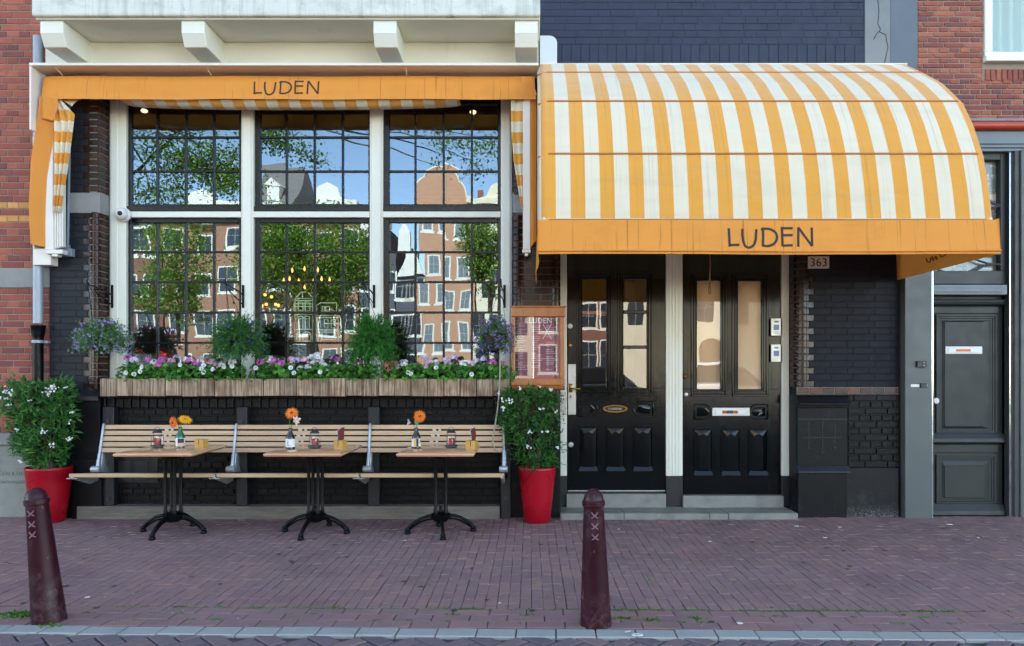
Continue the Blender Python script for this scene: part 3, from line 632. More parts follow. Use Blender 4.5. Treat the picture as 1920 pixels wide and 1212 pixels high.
# ------------------------------------------------------------------ doors
PD, PJ = -.23, -.20
def dpx(px): return X(px, PD)
def dz(py): return Z(py, PD)
ztop = 2.80
def door(x0, x1, zbt, g1, g2, gtop, gbot, low, ltop, lbot, corner, ctop, cbot, bars, glm):
    xs = [dpx(x0), dpx(g1[0]), dpx(g1[1]), dpx(g2[0]), dpx(g2[1]), dpx(x1)]; gt, gb = dz(gtop), dz(gbot); zbt = dz(zbt)
    lf = MB().box(xs[0], xs[5], PD-.05, PD, zbt, gb).box(xs[0], xs[5], PD-.05, PD, gt, ztop)
    for k in (0, 2, 4): lf.box(xs[k], xs[k+1], PD-.05, PD, gb, gt)
    d = lf.build('door', doorm, rest, bev=.002)
    for (a, b) in (g1, g2):
        xa, xb = dpx(a), dpx(b)
        fr = MB().frame(xa-.062, xb+.062, gb-.075, gt+.075, .022, PD, PD+.020).frame(xa-.036, xb+.036, gb-.045, gt+.045, .02, PD, PD+.012).frame(xa-.012, xb+.012, gb-.014, gt+.014, .010, PD, PD+.008)
        fr.build('moulding', doorm, d, bev=.003)
        me = MB().grid(lambda u, v: Vector(((u-.5)*(xb-xa), 0, (v-.5)*(gt-gb))), 1, 1).mesh('pane', glm, fix=False)
        me.materials[0] = glm if (a < 1380 or MATS.get('film_glass') is None) else MATS['film_glass']
        link('pane', me, d, Vector(((xa+xb)/2, -PD+.02, (gt+gb)/2))-WO[d], (.003 if a < 1150 or 1300 < a < 1350 else .0, 0, R.gauss(0, .004)))
    for y0, y1 in bars: MB().box(dpx(g2[0]), dpx(g2[1]), PD-.03, PD-.004, dz(y1), dz(y0)).build('glazing_bar', doorm, d, bev=.004)
    for a, b in low:
        xa, xb = dpx(a), dpx(b); za, zb_ = dz(lbot), dz(ltop); m_ = .045
        k = MB().frame(xa-.012, xb+.012, za-.012, zb_+.012, .014, PD, PD+.012)
        k.prof([(PD, za-.02), (PD+.022, za-.02), (PD+.006, za+.03), (PD, za+.03)], xa-.01, xb+.01)
        nb = len(k.v)
        k.add([(xa, -PD-.001, za), (xb, -PD-.001, za), (xb, -PD-.001, zb_), (xa, -PD-.001, zb_), (xa+m_, -PD-.014, za+m_), (xb-m_, -PD-.014, za+m_), (xb-m_, -PD-.014, zb_-m_*1.4), ((xa+xb)/2, -PD-.014, zb_-m_*.9), (xa+m_, -PD-.014, zb_-m_*1.4)],
              [(0, 1, 5, 4), (1, 2, 6, 5), (2, 3, 8, 7, 6), (3, 0, 4, 8), (4, 5, 6, 7, 8)])
        k.build('panel', doorm, d, bev=.002)
    for (a, b), sg in corner:
        xa, xb = dpx(a), dpx(b); za, zb_ = dz(cbot), dz(ctop); r = (zb_-za)/2; pts = []
        for q in range(13):
            an = -math.pi/2+math.pi*q/12; cx_ = (xb-r) if sg > 0 else (xa+r)
            pts.append((cx_+sg*r*math.cos(an), (za+zb_)/2+r*math.sin(an)))
        pts = [((xa if sg > 0 else xb), za)]+pts+[((xa if sg > 0 else xb), zb_)]
        loop = [Vector((q[0], -PD-.004, q[1])) for q in pts]
        k = MB().tube(loop+[loop[0]], .009, 6); cx_, cz_ = (xa+xb)/2, (za+zb_)/2
        k.prism([(cx_+(q[0]-cx_)*.72, cz_+(q[1]-cz_)*.62) for q in pts], PD, PD+.010)
        k.build('panel', doorm, d, bev=.003, smooth=45)
    return d
glass_mat('film_glass', .03, wave=.0004)
d1 = door(1065, 1248, 921, (1092, 1137), (1169, 1213), 524, 728, ((1087, 1119), (1138, 1170), (1189, 1222)), 802, 880,
          (((1085, 1120), 1), ((1188, 1224), -1)), 753, 781, ((582, 588.5), (648, 654.5)), glassd)
d2 = door(1281, 1465, 929, (1307, 1352), (1384, 1429), 527, 730, ((1302, 1334), (1354, 1386), (1405, 1438)), 806, 888,
          (((1302, 1334), 1), ((1405, 1439), -1)), 759, 786, (), glassd)
B('window_film', MB().box(dpx(1300), dpx(1436), PD-.06, PD-.052, dz(735), dz(520)), beige, 0, d2)
B('rail', MB().box(dpx(1092), dpx(1137), PD-.06, PD-.03, dz(589.5), dz(583)), M('tan_rail', (176, 112, 66), .5), 0, d1)
B('weather_bar', MB().box(dpx(1065), dpx(1247), PD, PD+.012, dz(921.5), dz(919.5)), M('worn_white_edge', (180, 180, 172), .6, .3, 20), .002, d1)
B('letterbox', MB().pbox(1336, 1406, 765, 780, PD, PD+.014).pbox(1342, 1400, 768, 778, PD+.014, PD+.022), pvc, .003, d2)
lab = M('orange_sticker', (226, 104, 40), .5, .05)
B('sticker', MB().pbox(1354, 1361.5, 770, 776, PD+.022, PD+.0235).pbox(1376, 1383, 770, 776, PD+.022, PD+.0235), lab, 0, d2)
B('sticker', MB().pbox(1362, 1375.5, 770, 776, PD+.022, PD+.0235), M('grey_sticker', (60, 62, 72), .5), 0, d2)
for tx, cx_ in (('NEE', 1357.8), ('NEE', 1379.5)): text_obj('sticker_text', tx, .022, ink, d2, (X(cx_, PD), -PD-.0245, Z(773, PD)))
# name plate: oval brass rim
mb = MB(); cxp, czp = dpx(1153), dz(767); el = lambda k, a, b: [(cxp+a*math.cos(2*math.pi*q/28), czp+b*math.sin(2*math.pi*q/28)) for q in range(28)]
mb.tube([Vector((x_, -PD-.012, z_)) for x_, z_ in el(0, .118, .032)+[el(0, .118, .032)[0]]], .012, 8)
pl = mb.build('name_plate', brass, d1, smooth=50)
B('plate_face', MB().prism(el(0, .108, .025), PD, PD+.008), blackplastic, 0, d1)
text_obj('plate_text', 'D.GRIEVER', .030, M('pale_letter', (190, 186, 170), .6), d1, (cxp, -PD-.0095, czp), .95)
B('kick_plate', MB().pbox(1065, 1080, 683, 778, PD, PD+.006), steel, .002, d1)
mb = MB().pbox(1067, 1073.5, 720, 736, PD, PD+.018); mb.tube([W(1070, 729, PD+.02), W(1070, 729, PD+.06), W(1073, 729, PD+.065), W(1088, 729.5, PD+.065)], .009, 8)
mb.pbox(1068.5, 1071.5, 741, 747, PD+.006, PD+.012)
mb.build('handle', brass, d1, bev=.002, smooth=45)
def knob(name, px, py, r, m, parent, p=PD, n=18):
    a = Vector(W(px, py, p)); mb = MB().lathe([(r, 0), (r, .006), (r*.8, .012), (.0005, .014)], 0, 0, n)
    mb.mat4(Matrix.Translation(a) @ Matrix.Rotation(math.pi/2, 4, 'X')); return mb.build(name, m, parent, smooth=40)
knob('lock', 1069, 612, .026, pvc, d1); knob('lock', 1069, 648, .018, brass, d1); knob('lock', 1070.5, 834, .028, steel, d1)
mb = MB(); a = W(1287, 706, PD+.03); mb.add([a+Vector(v) for v in ((-.03, 0, 0), (0, 0, .032), (.03, 0, 0), (0, 0, -.032), (0, -.03, 0), (0, .03, 0))], [(0, 1, 4), (1, 2, 4), (2, 3, 4), (3, 0, 4), (1, 0, 5), (2, 1, 5), (3, 2, 5), (0, 3, 5)])
mb.build('door_knob', brass, d2, bev=.003)
knob('lock', 1286.5, 740, .022, steel, d2)
# door frame, thresholds, step
for a, b, y1 in ((1050, 1063, 893), (1249, 1280, 893), (1466, 1480, 893)):
    B('door_post', MB().box(X(a, PJ), X(b, PJ), -.34, PJ, Z(y1, PJ), ztop), white, .006, seg=2)
    B('door_post_base', MB().box(X(a, PJ)-.002, X(b, PJ)+.002, -.34, PJ+.004, .06, Z(y1, PJ)-.001), postm, .004)
mb = MB()
for k in range(4): mb.box(X(1254+k*6.2, PJ), X(1256.6+k*6.2, PJ), PJ, PJ+.007, Z(890, PJ), ztop)
mb.build('post_reeding', white, rest, bev=.003)
B('door_post', MB().box(X(1480, PJ), xd1-.003, -.34, PJ-.04, .06, ztop), postm, .003)
B('door_lintel', MB().box(xRr, xd1, -.34, PJ-.005, ztop-.02, ztop+.1), white, .004)
for a, b, yt in ((1062, 1249, 927), (1281, 1470, 930)):
    B('threshold', MB().box(X(a, -.15), X(b, -.15), -.34, -.15, .05, Z(yt, -.15)), stepst, .006, seg=2)
xs = (1050, 1170, 1330, 1366, 1497)
for a, b in zip(xs[:-1], xs[1:]):
    B('step_stone', MB().box(X(a, .16)+.0015, X(b, .16)-.0015, -.34, .16+R.uniform(-.004, .004), -.02, .058+R.uniform(-.003, .003)), stepst, .008, seg=2)
steel_j = B('jamb_plate', MB().pbox(1052.5, 1061.5, 735, 779, PJ, PJ+.004), steel, .001)
# interior of the dining room and of the two halls
def room(x0, x1, p0, p1, z0, z1, m, name='room'):
    mb = MB().box(x0, x1, p0, p1, z0, z1); del mb.f[0]; del mb.m[0]
    return mb.build(name, m, rest, fix=False)
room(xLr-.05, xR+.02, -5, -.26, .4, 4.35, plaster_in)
room(xRr-.02, X(1262, PJ), -3, -.30, .05, 2.85, hallw)
B('hall_partition', MB().box(X(1186, -.8), X(1262, -.8), -.82, -.8, .06, 2.8), hallg, 0)
B('hall_partition', MB().box(X(1172, -.6), X(1186, -.8), -2, -.6, .06, 2.8), blackplastic, 0)
room(X(1262, PJ)+.02, xd1, -2, -.31, .05, 2.85, hallg)
# mass of the house above and behind (not in frame)
B('upper_storeys', MB().box(xL, X(1621), -10, -.41, 4.45, 14), navy, 0)
B('rear_wall', MB().box(xL, xE, -10, -5.2, 0, 4.45), navy, 0)
# ================================================================== LEFT NEIGHBOUR (red brick)
nb = thing('brick_house', 'orange red brick house with a yellow brick band and grey stone plinth beside the downpipe', 'building', (-5.2, 0, 0))
NB = lambda name, mb, m, bev=.004, **k: mb.build(name, m, nb, bev=bev, **k)
xn0, xn1, pn = -9.2, X(93)-.004, -.03
NB('wall', MB().box(xn0, xn1, -.3, pn, .0, 6.2), mortarl, 0)
P = Pieces(); yb = (Z(420, pn), Z(380, pn)); sb = (Z(540, pn), Z(503, pn)); pz = Z(812, pn)
def mf(i, xc, zc, rr):
    if Z(393.5, pn) < zc < Z(381, pn) or Z(418.5, pn) < zc < Z(406, pn): return yelb
    return redb
wall_bricks(P, xn0, -5.4, pz, sb[0], pn, redb, L=.225, proud=.006, seed=25, matfn=mf, jt=.009, score=.01)
wall_bricks(P, xn0, -5.4, sb[1], 6.1, pn, redb, L=.225, proud=.006, seed=26, matfn=mf, jt=.009, score=.01)
wall_bricks(P, -5.4, xn1, pz, sb[0], pn, redb, L=.225, proud=.006, seed=21, matfn=mf, jt=.009)
wall_bricks(P, -5.4, xn1, sb[1], 6.1, pn, redb, L=.225, proud=.006, seed=22, matfn=mf, jt=.009)
P.emit(nb, 'brick', 300)
NB('stone_band', MB().box(xn0, X(92), pn, pn+.016, *sb), stone, .004)
NB('plinth', MB().box(xn0, X(96), -.3, pn+.05, -.02, Z(834, pn)), M('engraved_stone', (140, 142, 134), .8, .16, 5, bmp=.6, bscale=70, dirt=[((100, 108, 100), .5, 6, .5, .75)]), .006)
NB('plinth_cap', MB().box(xn0, X(96), -.3, pn+.09, Z(834, pn)+.001, Z(812, pn)), stone, .012, seg=2)
for t_, px, py, s_ in (('DINGEN & DEN', 14, 889, .055), ('ONTVANGEN', 22, 905, .045)):
    text_obj('engraved_text', t_, s_, M('engraving', (112, 114, 108), .9) if 'engraving' not in MATS else MATS['engraving'], nb, (X(px, .03), -pn-.0505, Z(py, .03)))
NB('house_body', MB().box(-25, xn1, -10, -.31, 0, 14), redb, 0)
# downpipe
dp = thing('downpipe', 'grey zinc downpipe running into a black iron pipe beside the red brick wall', 'drainpipe', (X(71), -.06, 0))
xp = X(71.5, .06); rr_ = .044
MB().tube([(xp, -.06, Z(607, .06)), (xp, -.06, 4.7)], rr_, 16).build('upper_pipe', zinc, dp, smooth=50)
MB().tube([(xp, -.06, 0), (xp, -.06, Z(632, .06))], .047, 16).build('lower_pipe', iron, dp, smooth=50)
MB().lathe([(.047, 0), (.058, .05), (.062, .10), (.066, .105), (.066, .125), (.046, .125)], xp, .06, 18, 0, Z(634, .06)).build('collar', iron, dp, smooth=40)
MB().lathe([(.05, 0), (.055, .004), (.055, .026), (.05, .03)], xp, .06, 16, 0, Z(644, .06)).box(xp+.03, xp+.085, .0, .05, Z(644, .06)+.002, Z(644, .06)+.026).build('clamp', zinc, dp, smooth=40)
# ================================================================== RIGHT NEIGHBOUR
rn = thing('grey_fronted_house', 'red brick house with cracked concrete edge and grey painted door front at the right', 'building', (4.5, 0, 0))
RN = lambda name, mb, m, bev=.004, **k: mb.build(name, m, rn, bev=bev, **k)
RN('concrete_pier', MB().box(X(1621), X(1668), -.3, .012, 4.2, 6.2), concr, .004)
RN('concrete_pier', MB().box(X(1668)+.002, X(1720), -.3, .004, 3.58, 6.2), concd, .003)
mb = MB()
for pts in ([(1645, -10), (1648, 20), (1646, 45), (1651, 55), (1649, 60), (1661, 66), (1662, 75), (1665, 88), (1662, 102), (1657, 125)], [(1649, 58), (1642, 66), (1638, 75)]):
    mb.tube([W(a, b, .013) for a, b in pts], .0035, 4)
RN('crack', mb, M('crack_dark', (50, 52, 54), .9), 0)
wx0, wz0 = X(1845, 0), Z(115)
RN('wall', MB().box(X(1720), 7.2, -.3, -.004, Z(226), Z(115)).box(X(1720), wx0, -.3, -.004, Z(115), 6.2).box(wx0+1.2, 7.2, -.3, -.004, Z(115), 6.2), mortarl, 0)
P = Pieces()
wall_bricks(P, 5.1, 7.15, Z(226), 6.1, -.004, redb2, course=.0512, L=.208, jt=.011, proud=.008, seed=32, jit=.003, holes=((5.0, wx0+1.19, Z(152), 6.2),), score=.01)
wall_bricks(P, X(1720), 5.1, Z(226), 6.1, -.004, redb2, course=.0512, L=.208, jt=.011, proud=.008, seed=31, jit=.003, holes=((wx0-.01, 5.5, Z(152), 6.2),))
P.emit(rn, 'brick', 300)
P = Pieces(); x = wx0+.005
while x < wx0+1.17: P.put((x+.027, -.002, Z(141)), .043, Z(131)-Z(152), .008, redb2); x += .0545
P.emit(rn, 'soldier_brick')
wz = RN('window', MB().frame(wx0, wx0+1.18, Z(113)+.002, 6.3, .075, -.2, .02), white, .006)
B('sill', MB().box(wx0-.012, wx0+1.2, -.2, .06, Z(115, .05), Z(104, .05)), white, .006, wz)
B('lower_rail', MB().box(wx0+.076, wx0+1.104, -.15, -.02, Z(113)+.078, Z(95)), M('blue_rail', (52, 78, 128), .4), .003, wz)
B('pane', MB().box(wx0+.075, wx0+1.1, -.075, -.07, Z(96), 6.2), glass_mat('upper_glass', .10, (.97, 1, .97), .0012, 6, (.9, 1, .95)), 0, wz)
mb = MB().grid(lambda u, v: Vector((wx0+.06+u*1.06, .17+.025*math.sin(u*60)+.012*math.sin(u*23+2), Z(100)+v*1.3)), 90, 1)
mb.build('curtain', M('pale_net_curtain', (206, 214, 200), .8, .04, 3, bmp=0, trans=.3), wz, fix=False, smooth=60)
B('room_back', MB().box(wx0-.1, wx0+1.3, -.6, -.55, Z(130), 6.2), hallg, 0, wz)
RN('gutter', MB().tube([(X(1700), -.075, Z(236, .075)), (7, -.075, Z(236, .075))], .040, 14), redg, 0, smooth=60)
RN('lead_flashing', MB().box(X(1720), 7, -.02, .03, Z(229), Z(224)), M('lead', (120, 126, 138), .6), .002)
RN('gutter_bed', MB().box(X(1700), 7, -.02, .06, Z(245, .06), Z(241, .06)), redg, .002)
RN('fascia', MB().box(X(1690), 7, -.3, .045, Z(270, .045), Z(246, .045)), greyp2, .004)
RN('fascia_moulding', MB().box(X(1690), 7, -.3, .03, Z(277, .03), Z(270.5, .03)).box(X(1690), 7, -.3, .015, Z(284, .015), Z(278, .015)), greyp2, .004)
xp0, xp1 = X(1697, .10), X(1748, .10)
RN('front_post', MB().box(xp0, xp1, -.3, .10, -.02, Z(284)), greyp, .006, seg=2)
RN('post_return', MB().box(xE+.002, xp0, -.3, .03, -.02, Z(284)), greyr, .004)
chrome = M('bright_metal_edge', (214, 218, 216), .12, .25, 5, bmp=0, metal=.9)
RN('metal_edge', MB().box(xp1+.001, xp1+.014, -.1, .092, .0, Z(300)), chrome, .001)
xr = X(1892); 
RN('reveal', MB().box(xr, xr+.006, -.3, .0, .0, Z(284)), greyr, 0)
RN('side_glass_edge', MB().box(xr+.006, X(1899), -.05, -.005, .0, Z(286)), chrome, .001)
RN('front_post', MB().box(X(1899), X(1908), -.3, .03, -.02, Z(284)), greyr, .003)
RN('front_post', MB().box(X(1908), 7.2, -.3, .05, -.02, Z(284)), greyp, .006)
RN('house_body', MB().box(X(1621)+.01, 25, -10, -.31, 0, 14), redb2, 0)
# grey door
Pd = -.10
gd = RN('door', MB().box(xp1-.05, xr, -.2, Pd, .0, Z(556, Pd)), greyd, .003)
G = lambda name, mb, m=None, bev=.004, **k: mb.build(name, m or greyd, gd, bev=bev, **k)
G('cornice_moulding', MB().prof([(Pd, Z(562, Pd)), (Pd+.05, Z(562, Pd)), (Pd+.06, Z(566, Pd)), (Pd+.05, Z(572, Pd)), (Pd+.015, Z(575, Pd)), (Pd, Z(575, Pd))], xp1-.04, X(1880, Pd)))
G('head_board', MB().pbox(1746, 1872, 576, 588, Pd, Pd+.018))
def rpanel(a, b, c, d, ia, ib, ic, id_):
    mb = MB()
    for k, (o, pr) in enumerate(((0, .018), (4, .010), (8, .004))):
        mb.frame(X(a+o, Pd), X(b-o, Pd), Z(d-o, Pd), Z(c+o, Pd), .02, Pd, Pd+pr)
    mb2 = MB(); q = [(X(a+12, Pd), Z(d-12, Pd)), (X(b-12, Pd), Z(d-12, Pd)), (X(b-12, Pd), Z(c+12, Pd)), (X(a+12, Pd), Z(c+12, Pd))]; q2 = [(X(ia, Pd), Z(id_, Pd)), (X(ib, Pd), Z(id_, Pd)), (X(ib, Pd), Z(ic, Pd)), (X(ia, Pd), Z(ic, Pd))]
    y = -Pd; vs = [(u_, y-.001, v_) for u_, v_ in q]+[(u_, y-.012, v_) for u_, v_ in q2]+[(u_, y-.018, v_) for u_, v_ in [(u_+(.004 if i in (0, 3) else -.004), v_+(.004 if i < 2 else -.004)) for i, (u_, v_) in enumerate(q2)]]
    mb2.add(vs, [(i, (i+1) % 4, 4+(i+1) % 4, 4+i) for i in range(4)]+[(4+i, 4+(i+1) % 4, 8+(i+1) % 4, 8+i) for i in range(4)]+[(8, 9, 10, 11)])
    G('moulding', mb, None, .003); G('panel', mb2, None, 0)
rpanel(1754, 1868, 590, 816, 1769, 1842, 604, 800); rpanel(1754, 1866, 853, 944, 1769, 1844, 873, 933)
G('rail_moulding', MB().prof([(Pd, Z(812, Pd)), (Pd+.02, Z(812, Pd)), (Pd+.05, Z(822, Pd)), (Pd+.055, Z(829, Pd)), (Pd+.02, Z(833, Pd)), (Pd, Z(833, Pd))], xp1-.04, X(1879, Pd)))
G('rail_board', MB().pbox(1746, 1872, 834, 849, Pd, Pd+.016))
G('bottom_moulding', MB().prof([(Pd, Z(944, Pd)), (Pd+.015, Z(944, Pd)), (Pd+.05, Z(957, Pd)), (Pd+.055, Z(964, Pd)), (Pd+.055, .0), (Pd, .0)], xp1-.04, X(1879, Pd)))
G('letterbox', MB().pbox(1773, 1842, 650, 664, Pd, Pd+.026).pbox(1778, 1838, 653, 662, Pd+.026, Pd+.032), pvc, .003)
G('sticker', MB().pbox(1793, 1820, 655, 659.5, Pd+.032, Pd+.0335), lab, 0)
knob('door_knob', 1755, 752, .03, pvc, gd, Pd+.02)
RN('door_frame', MB().box(X(1880, Pd), xr, -.2, Pd+.03, .0, Z(556, Pd)), greyr, .003)
RN('transom', MB().pbox(1740, 1889, 534, 553, -.2, .012), greyp2, .005); RN('transom_moulding', MB().pbox(1740, 1880, 540, 548, .012, .022), greyp2, .004)
# fanlight with curved iron tracery
fl = RN('fanlight', MB().box(xp1-.02, X(1886, -.05), -.2, -.05, Z(533, -.05), Z(508, -.05)).box(X(1876, -.05), X(1886, -.05), -.2, -.05, Z(508, -.05), Z(286, -.05)).box(xp1-.02, X(1876, -.05), -.2, -.05, Z(300, -.05), Z(286, -.05)), greyr, .004)
B('pane', MB().box(xp1-.02, X(1876, -.05), -.13, -.12, Z(508, -.05), Z(300, -.05)), reflpaint, 0, fl)
for pts in ([(1742, 500), (1770, 510), (1800, 513), (1830, 507), (1850, 496), (1877, 496)], [(1877, 497), (1850, 494), (1820, 484), (1790, 480)], [(1800, 508), (1800, 517)], [(1877, 385), (1862, 390), (1850, 398)], [(1877, 386), (1862, 382), (1848, 372)], [(1877, 478), (1860, 478)]):
    MB().tube([W(a, b, -.06) for a, b in pts], .011, 8).build('tracery_bar', greyr, fl, smooth=60)
# fittings on the grey post
for px, py, w_, h_, lb in ((1729, 683, 18, 12, 'black push lock with two white buttons on the grey post'), (1733, 723, 12, 8, 'small black bell push beside a white name strip on the grey post')):
    t = thing('doorbell' if h_ < 10 else 'lock_box', lb, 'doorbell' if h_ < 10 else 'lock', W(px, py, .10))
    MB().pbox(px-w_/2, px+w_/2, py-h_/2, py+h_/2, .10, .125).build('casing', blackplastic, t, bev=.004, seg=2)
    for k in ((0, -2.5), (0, 3)) if h_ > 10 else ((2, 0),):
        q = W(px+3+k[0], py+k[1], .126); MB().sphere(q, .009, 8).build('button', steel, t, smooth=60)
    if h_ < 10: MB().pbox(1708, 1724, 721, 726, .10, .106).build('name_strip', pvc, t, bev=.001)
# ================================================================== AWNINGS
def grid_sheet(fn, nu, nv): return MB().grid(fn, nu, nv)
aw = thing('awning', 'retracted orange awning over the paned shop windows with striped cloth gathered at its ends', 'awning', (-2.3, 0, 4.0))
xh0, xh1 = X(54, .3), X(1010, .3)
zh = Z(120.5, .3)
B('hood', MB().box(xh0, xh1, .0, .30, zh-.012, zh+.014), hoodw, .003, aw)
B('end_panel', MB().box(xh0, xh0+.016, .08, .295, Z(243, .3), zh-.013), hoodw, .003, aw)
mb = MB()
for px in (100, 385, 760): mb.tube([W(px, 122, .28)+Vector((0, 0, -.004)), (X(px, .28)-.02, -.04, zh-.05)], .008, 6)
mb.build('hood_bracket', hoodw, aw)
xv0, xv1 = X(84, .19), X(1001, .19)
zv1, zv0 = Z(142, .17), Z(186.5, .22)
vprof = [(.06, zv1+.0), (.12, zv1+.008), (.165, zv1-.004), (.195, zv1-.05), (.207, zv1-.11), (.215, zv0+.03), (.222, zv0), (.214, zv0+.002), (.206, zv0+.03)]
def vfn(u, v):
    t = v*(len(vprof)-1); i = min(int(t), len(vprof)-2); f = t-i; p = vprof[i][0]*(1-f)+vprof[i+1][0]*f; z = vprof[i][1]*(1-f)+vprof[i+1][1]*f
    x = xv0+(xv1-xv0)*u; x += (-.02*(v) if u < .001 else (.02*v if u > .999 else 0))
    return Vector((x, -p+.004*math.sin(x*9)*v, z+.003*math.sin(x*4)))
MB().grid(vfn, 60, 16).build('valance', orange, aw, smooth=60, fix=False)
def ufn(u, v):
    x = X(228, .16)+(X(862, .16)-X(228, .16))*u; sag = (4*u*(1-u))**.45
    return Vector((x, -(.19-.15*v), zv0+.02-(.052*sag)*math.sin(math.pi*min(1, v*1.25)*.62)-.01))
MB().grid(ufn, 60, 8).build('striped_canvas', stripeu, aw, smooth=60, fix=False)
MB().tube([(xv0+.03, -.13, zv1-.06), (xv1-.03, -.13, zv1-.06)], .05, 12).build('roller', seam, aw, smooth=60)
def curve_at(pts, t):
    k = t*(len(pts)-1); i = min(int(k), len(pts)-2); f = k-i; f = f
    return pts[i][0]*(1-f)+pts[i+1][0]*f, pts[i][1]*(1-f)+pts[i+1][1]*f
def drape(L, R_, p, amp, folds, nu=28, nv=30, dp=0, gather=0):
    def fn(u, v):
        a, b = curve_at(L, v), curve_at(R_, v); px, py = a[0]*(1-u)+b[0]*u, a[1]*(1-u)+b[1]*u
        pp = p+dp*(u-.5)+amp*math.sin(folds*math.pi*2*u+.6*math.sin(v*4)+gather*v)*(.35+.65*v)
        q = W(px, py, p); return Vector((q.x, -pp, q.z))
    return MB().grid(fn, nu, nv)
# left end: plain flap, guide rails, gathered striped cloth
drape([(78, 182), (70, 245), (62, 300), (58, 380), (58, 420), (60, 458)], [(98, 183), (106, 215), (100, 235), (86, 330), (84, 400), (83.5, 464)], .20, .012, .8, dp=-.05).build('side_flap', orange2, aw, smooth=60, fix=False)
drape([(82, 181), (79, 200), (77, 222)], [(108, 186), (110, 200), (99, 226)], .235, .012, 1).build('side_flap_fold', orange2, aw, smooth=60, fix=False)
B('guide_rail', MB().box(X(84, .17), X(99, .17), .12, .17, Z(468, .17), zv0+.1), hoodw, .004, aw)
for k in range(4): B('guide_rail', MB().box(X(101.5+k*4.4, .15), X(104.6+k*4.4, .15), .10, .15, Z(466-k, .15), Z(215, .15)), hoodw, .004, aw)
B('end_bracket', MB().box(X(60, .14), X(94, .14), .02, .13, Z(497, .14), Z(466, .14)), hoodw, .004, aw)
B('end_bracket', MB().box(X(84, .19), X(116, .19), .10, .185, Z(476, .19), Z(468, .19)).box(X(95, .19), X(106, .19), .11, .18, Z(481, .19), Z(476, .19)-.001), hoodw, .004, aw)
B('side_panel', MB().box(X(61, .15), X(64, .15), .04, .15, Z(466, .15), Z(246, .3)-.002), hoodw, .002, aw)
drape([(100, 185), (103, 250), (104, 330), (103, 396)], [(112, 185), (138, 214), (127, 300), (114, 398)], .19, .034, 2.6, nu=60).build('gathered_cloth', stripez, aw, smooth=60, fix=False)
drape([(103, 184), (120, 190), (135, 200)], [(160, 184), (158, 185), (145, 188)], .16, .004, 1).build('gathered_top', stripez, aw, smooth=60, fix=False)
# right end
drape([(958, 188), (958, 232), (963, 300), (972, 360), (978, 392)], [(981, 188), (980, 250), (981, 320), (981, 370), (981, 396)], .17, .014, 1.6).build('gathered_cloth', stripez, aw, smooth=60, fix=False)
B('guide_rail', MB().box(X(980.5, .18), X(994, .18), .12, .18, Z(468, .18), zv0+.1), hoodw, .004, aw)
B('end_bracket', MB().box(X(979, .18), X(995, .18), .12, .18, Z(474, .18), Z(468, .18)-.001).box(X(984, .18), X(990, .18), .13, .17, Z(480, .18), Z(474, .18)-.001), hoodw, .003, aw)
drape([(994, 186), (994, 300), (994, 466)], [(1006, 176), (1006, 300), (1006, 450)], .16, .01, .6, dp=-.03).build('side_flap', orange2, aw, smooth=60, fix=False)
drape([(978, 143), (976, 165), (975, 188)], [(996, 146), (1003, 166), (1007, 178)], .215, .006, .6).build('valance_end', orange2, aw, smooth=60, fix=False)
def vp1(x, z):
    for k in range(2, 6):
        (pa, za), (pb, zb_) = vprof[k], vprof[k+1]
        if za >= z >= zb_:
            f = (za-z)/(za-zb_); v = (k+f)/(len(vprof)-1); return pa+(pb-pa)*f-.004*math.sin(x*9)*v
    return .2
def luden(parent, fx, fy, p, r, off):
    mb = MB()
    for st in LUDEN:
        q = [W(fx(a), fy(b), p) for a, b in st]; mb.tube([a.lerp(b, k/6) for a, b in zip(q[:-1], q[1:]) for k in range(6)]+[q[-1]], r, 6)
    for i, v in enumerate(mb.v):   # flatten the strokes into painted lettering lying on the cloth
        mb.v[i] = (v[0], -off(v[0], v[2])-.0012+(v[1]+p)*.08, v[2])
    return mb.build('lettering', ink, parent, smooth=60)
luden(aw, lambda a: 474.8+(a-222)/(1605-222)*122.4, lambda b: 150+(b-130)/348*28, .215, .0085, lambda x, z: vp1(x, z))
# the striped dome awning
dm = thing('dome_awning', 'large orange and white striped dome awning over the two black doors', 'awning', (1.84, 0, 2.4))
xa0, xa1 = .070, 3.60
prof = [(.03, 4.45), (.30, 4.315), (.58, 4.13), (.88, 3.905), (1.16, 3.65), (1.305, 3.40), (1.43, 3.134), (1.49, 2.87), (1.54, 2.59)]
def dfn(u, v):
    t = v*(len(prof)-1); i = min(int(t+1e-9), len(prof)-2); f = t-i; p = prof[i][0]*(1-f)+prof[i+1][0]*f; z = prof[i][1]*(1-f)+prof[i+1][1]*f
    x = xa0+(xa1-xa0)*u
    sag = -.012*math.sin(math.pi*((v*4) % 1))*(.6+.4*math.sin(x*3.1+v*9))+.004*math.sin(x*11+v*5)*math.sin(math.pi*((v*4) % 1))
    e = min(u, 1-u)*(xa1-xa0); r = max(0, 1-e/.05); k = 1-.035*r*r
    return Vector((x, -p*k-0+sag*.6, H*0+ (z-2.5)*k+2.5+sag*-.5))
MB().grid(dfn, 150, 32).build('canopy', stripex, dm, smooth=50, fix=False)
for sx in (xa0, xa1):
    vs = [(sx, 0.0, 2.59)]+[(sx, -p*.962, (z-2.5)*.962+2.5) for p, z in prof][::-1]+[(sx, 0, 4.37)]
    MB().add(vs, [tuple(range(len(vs)))]).build('side_panel', stripex if sx < 1 else orange2, dm, fix=False)
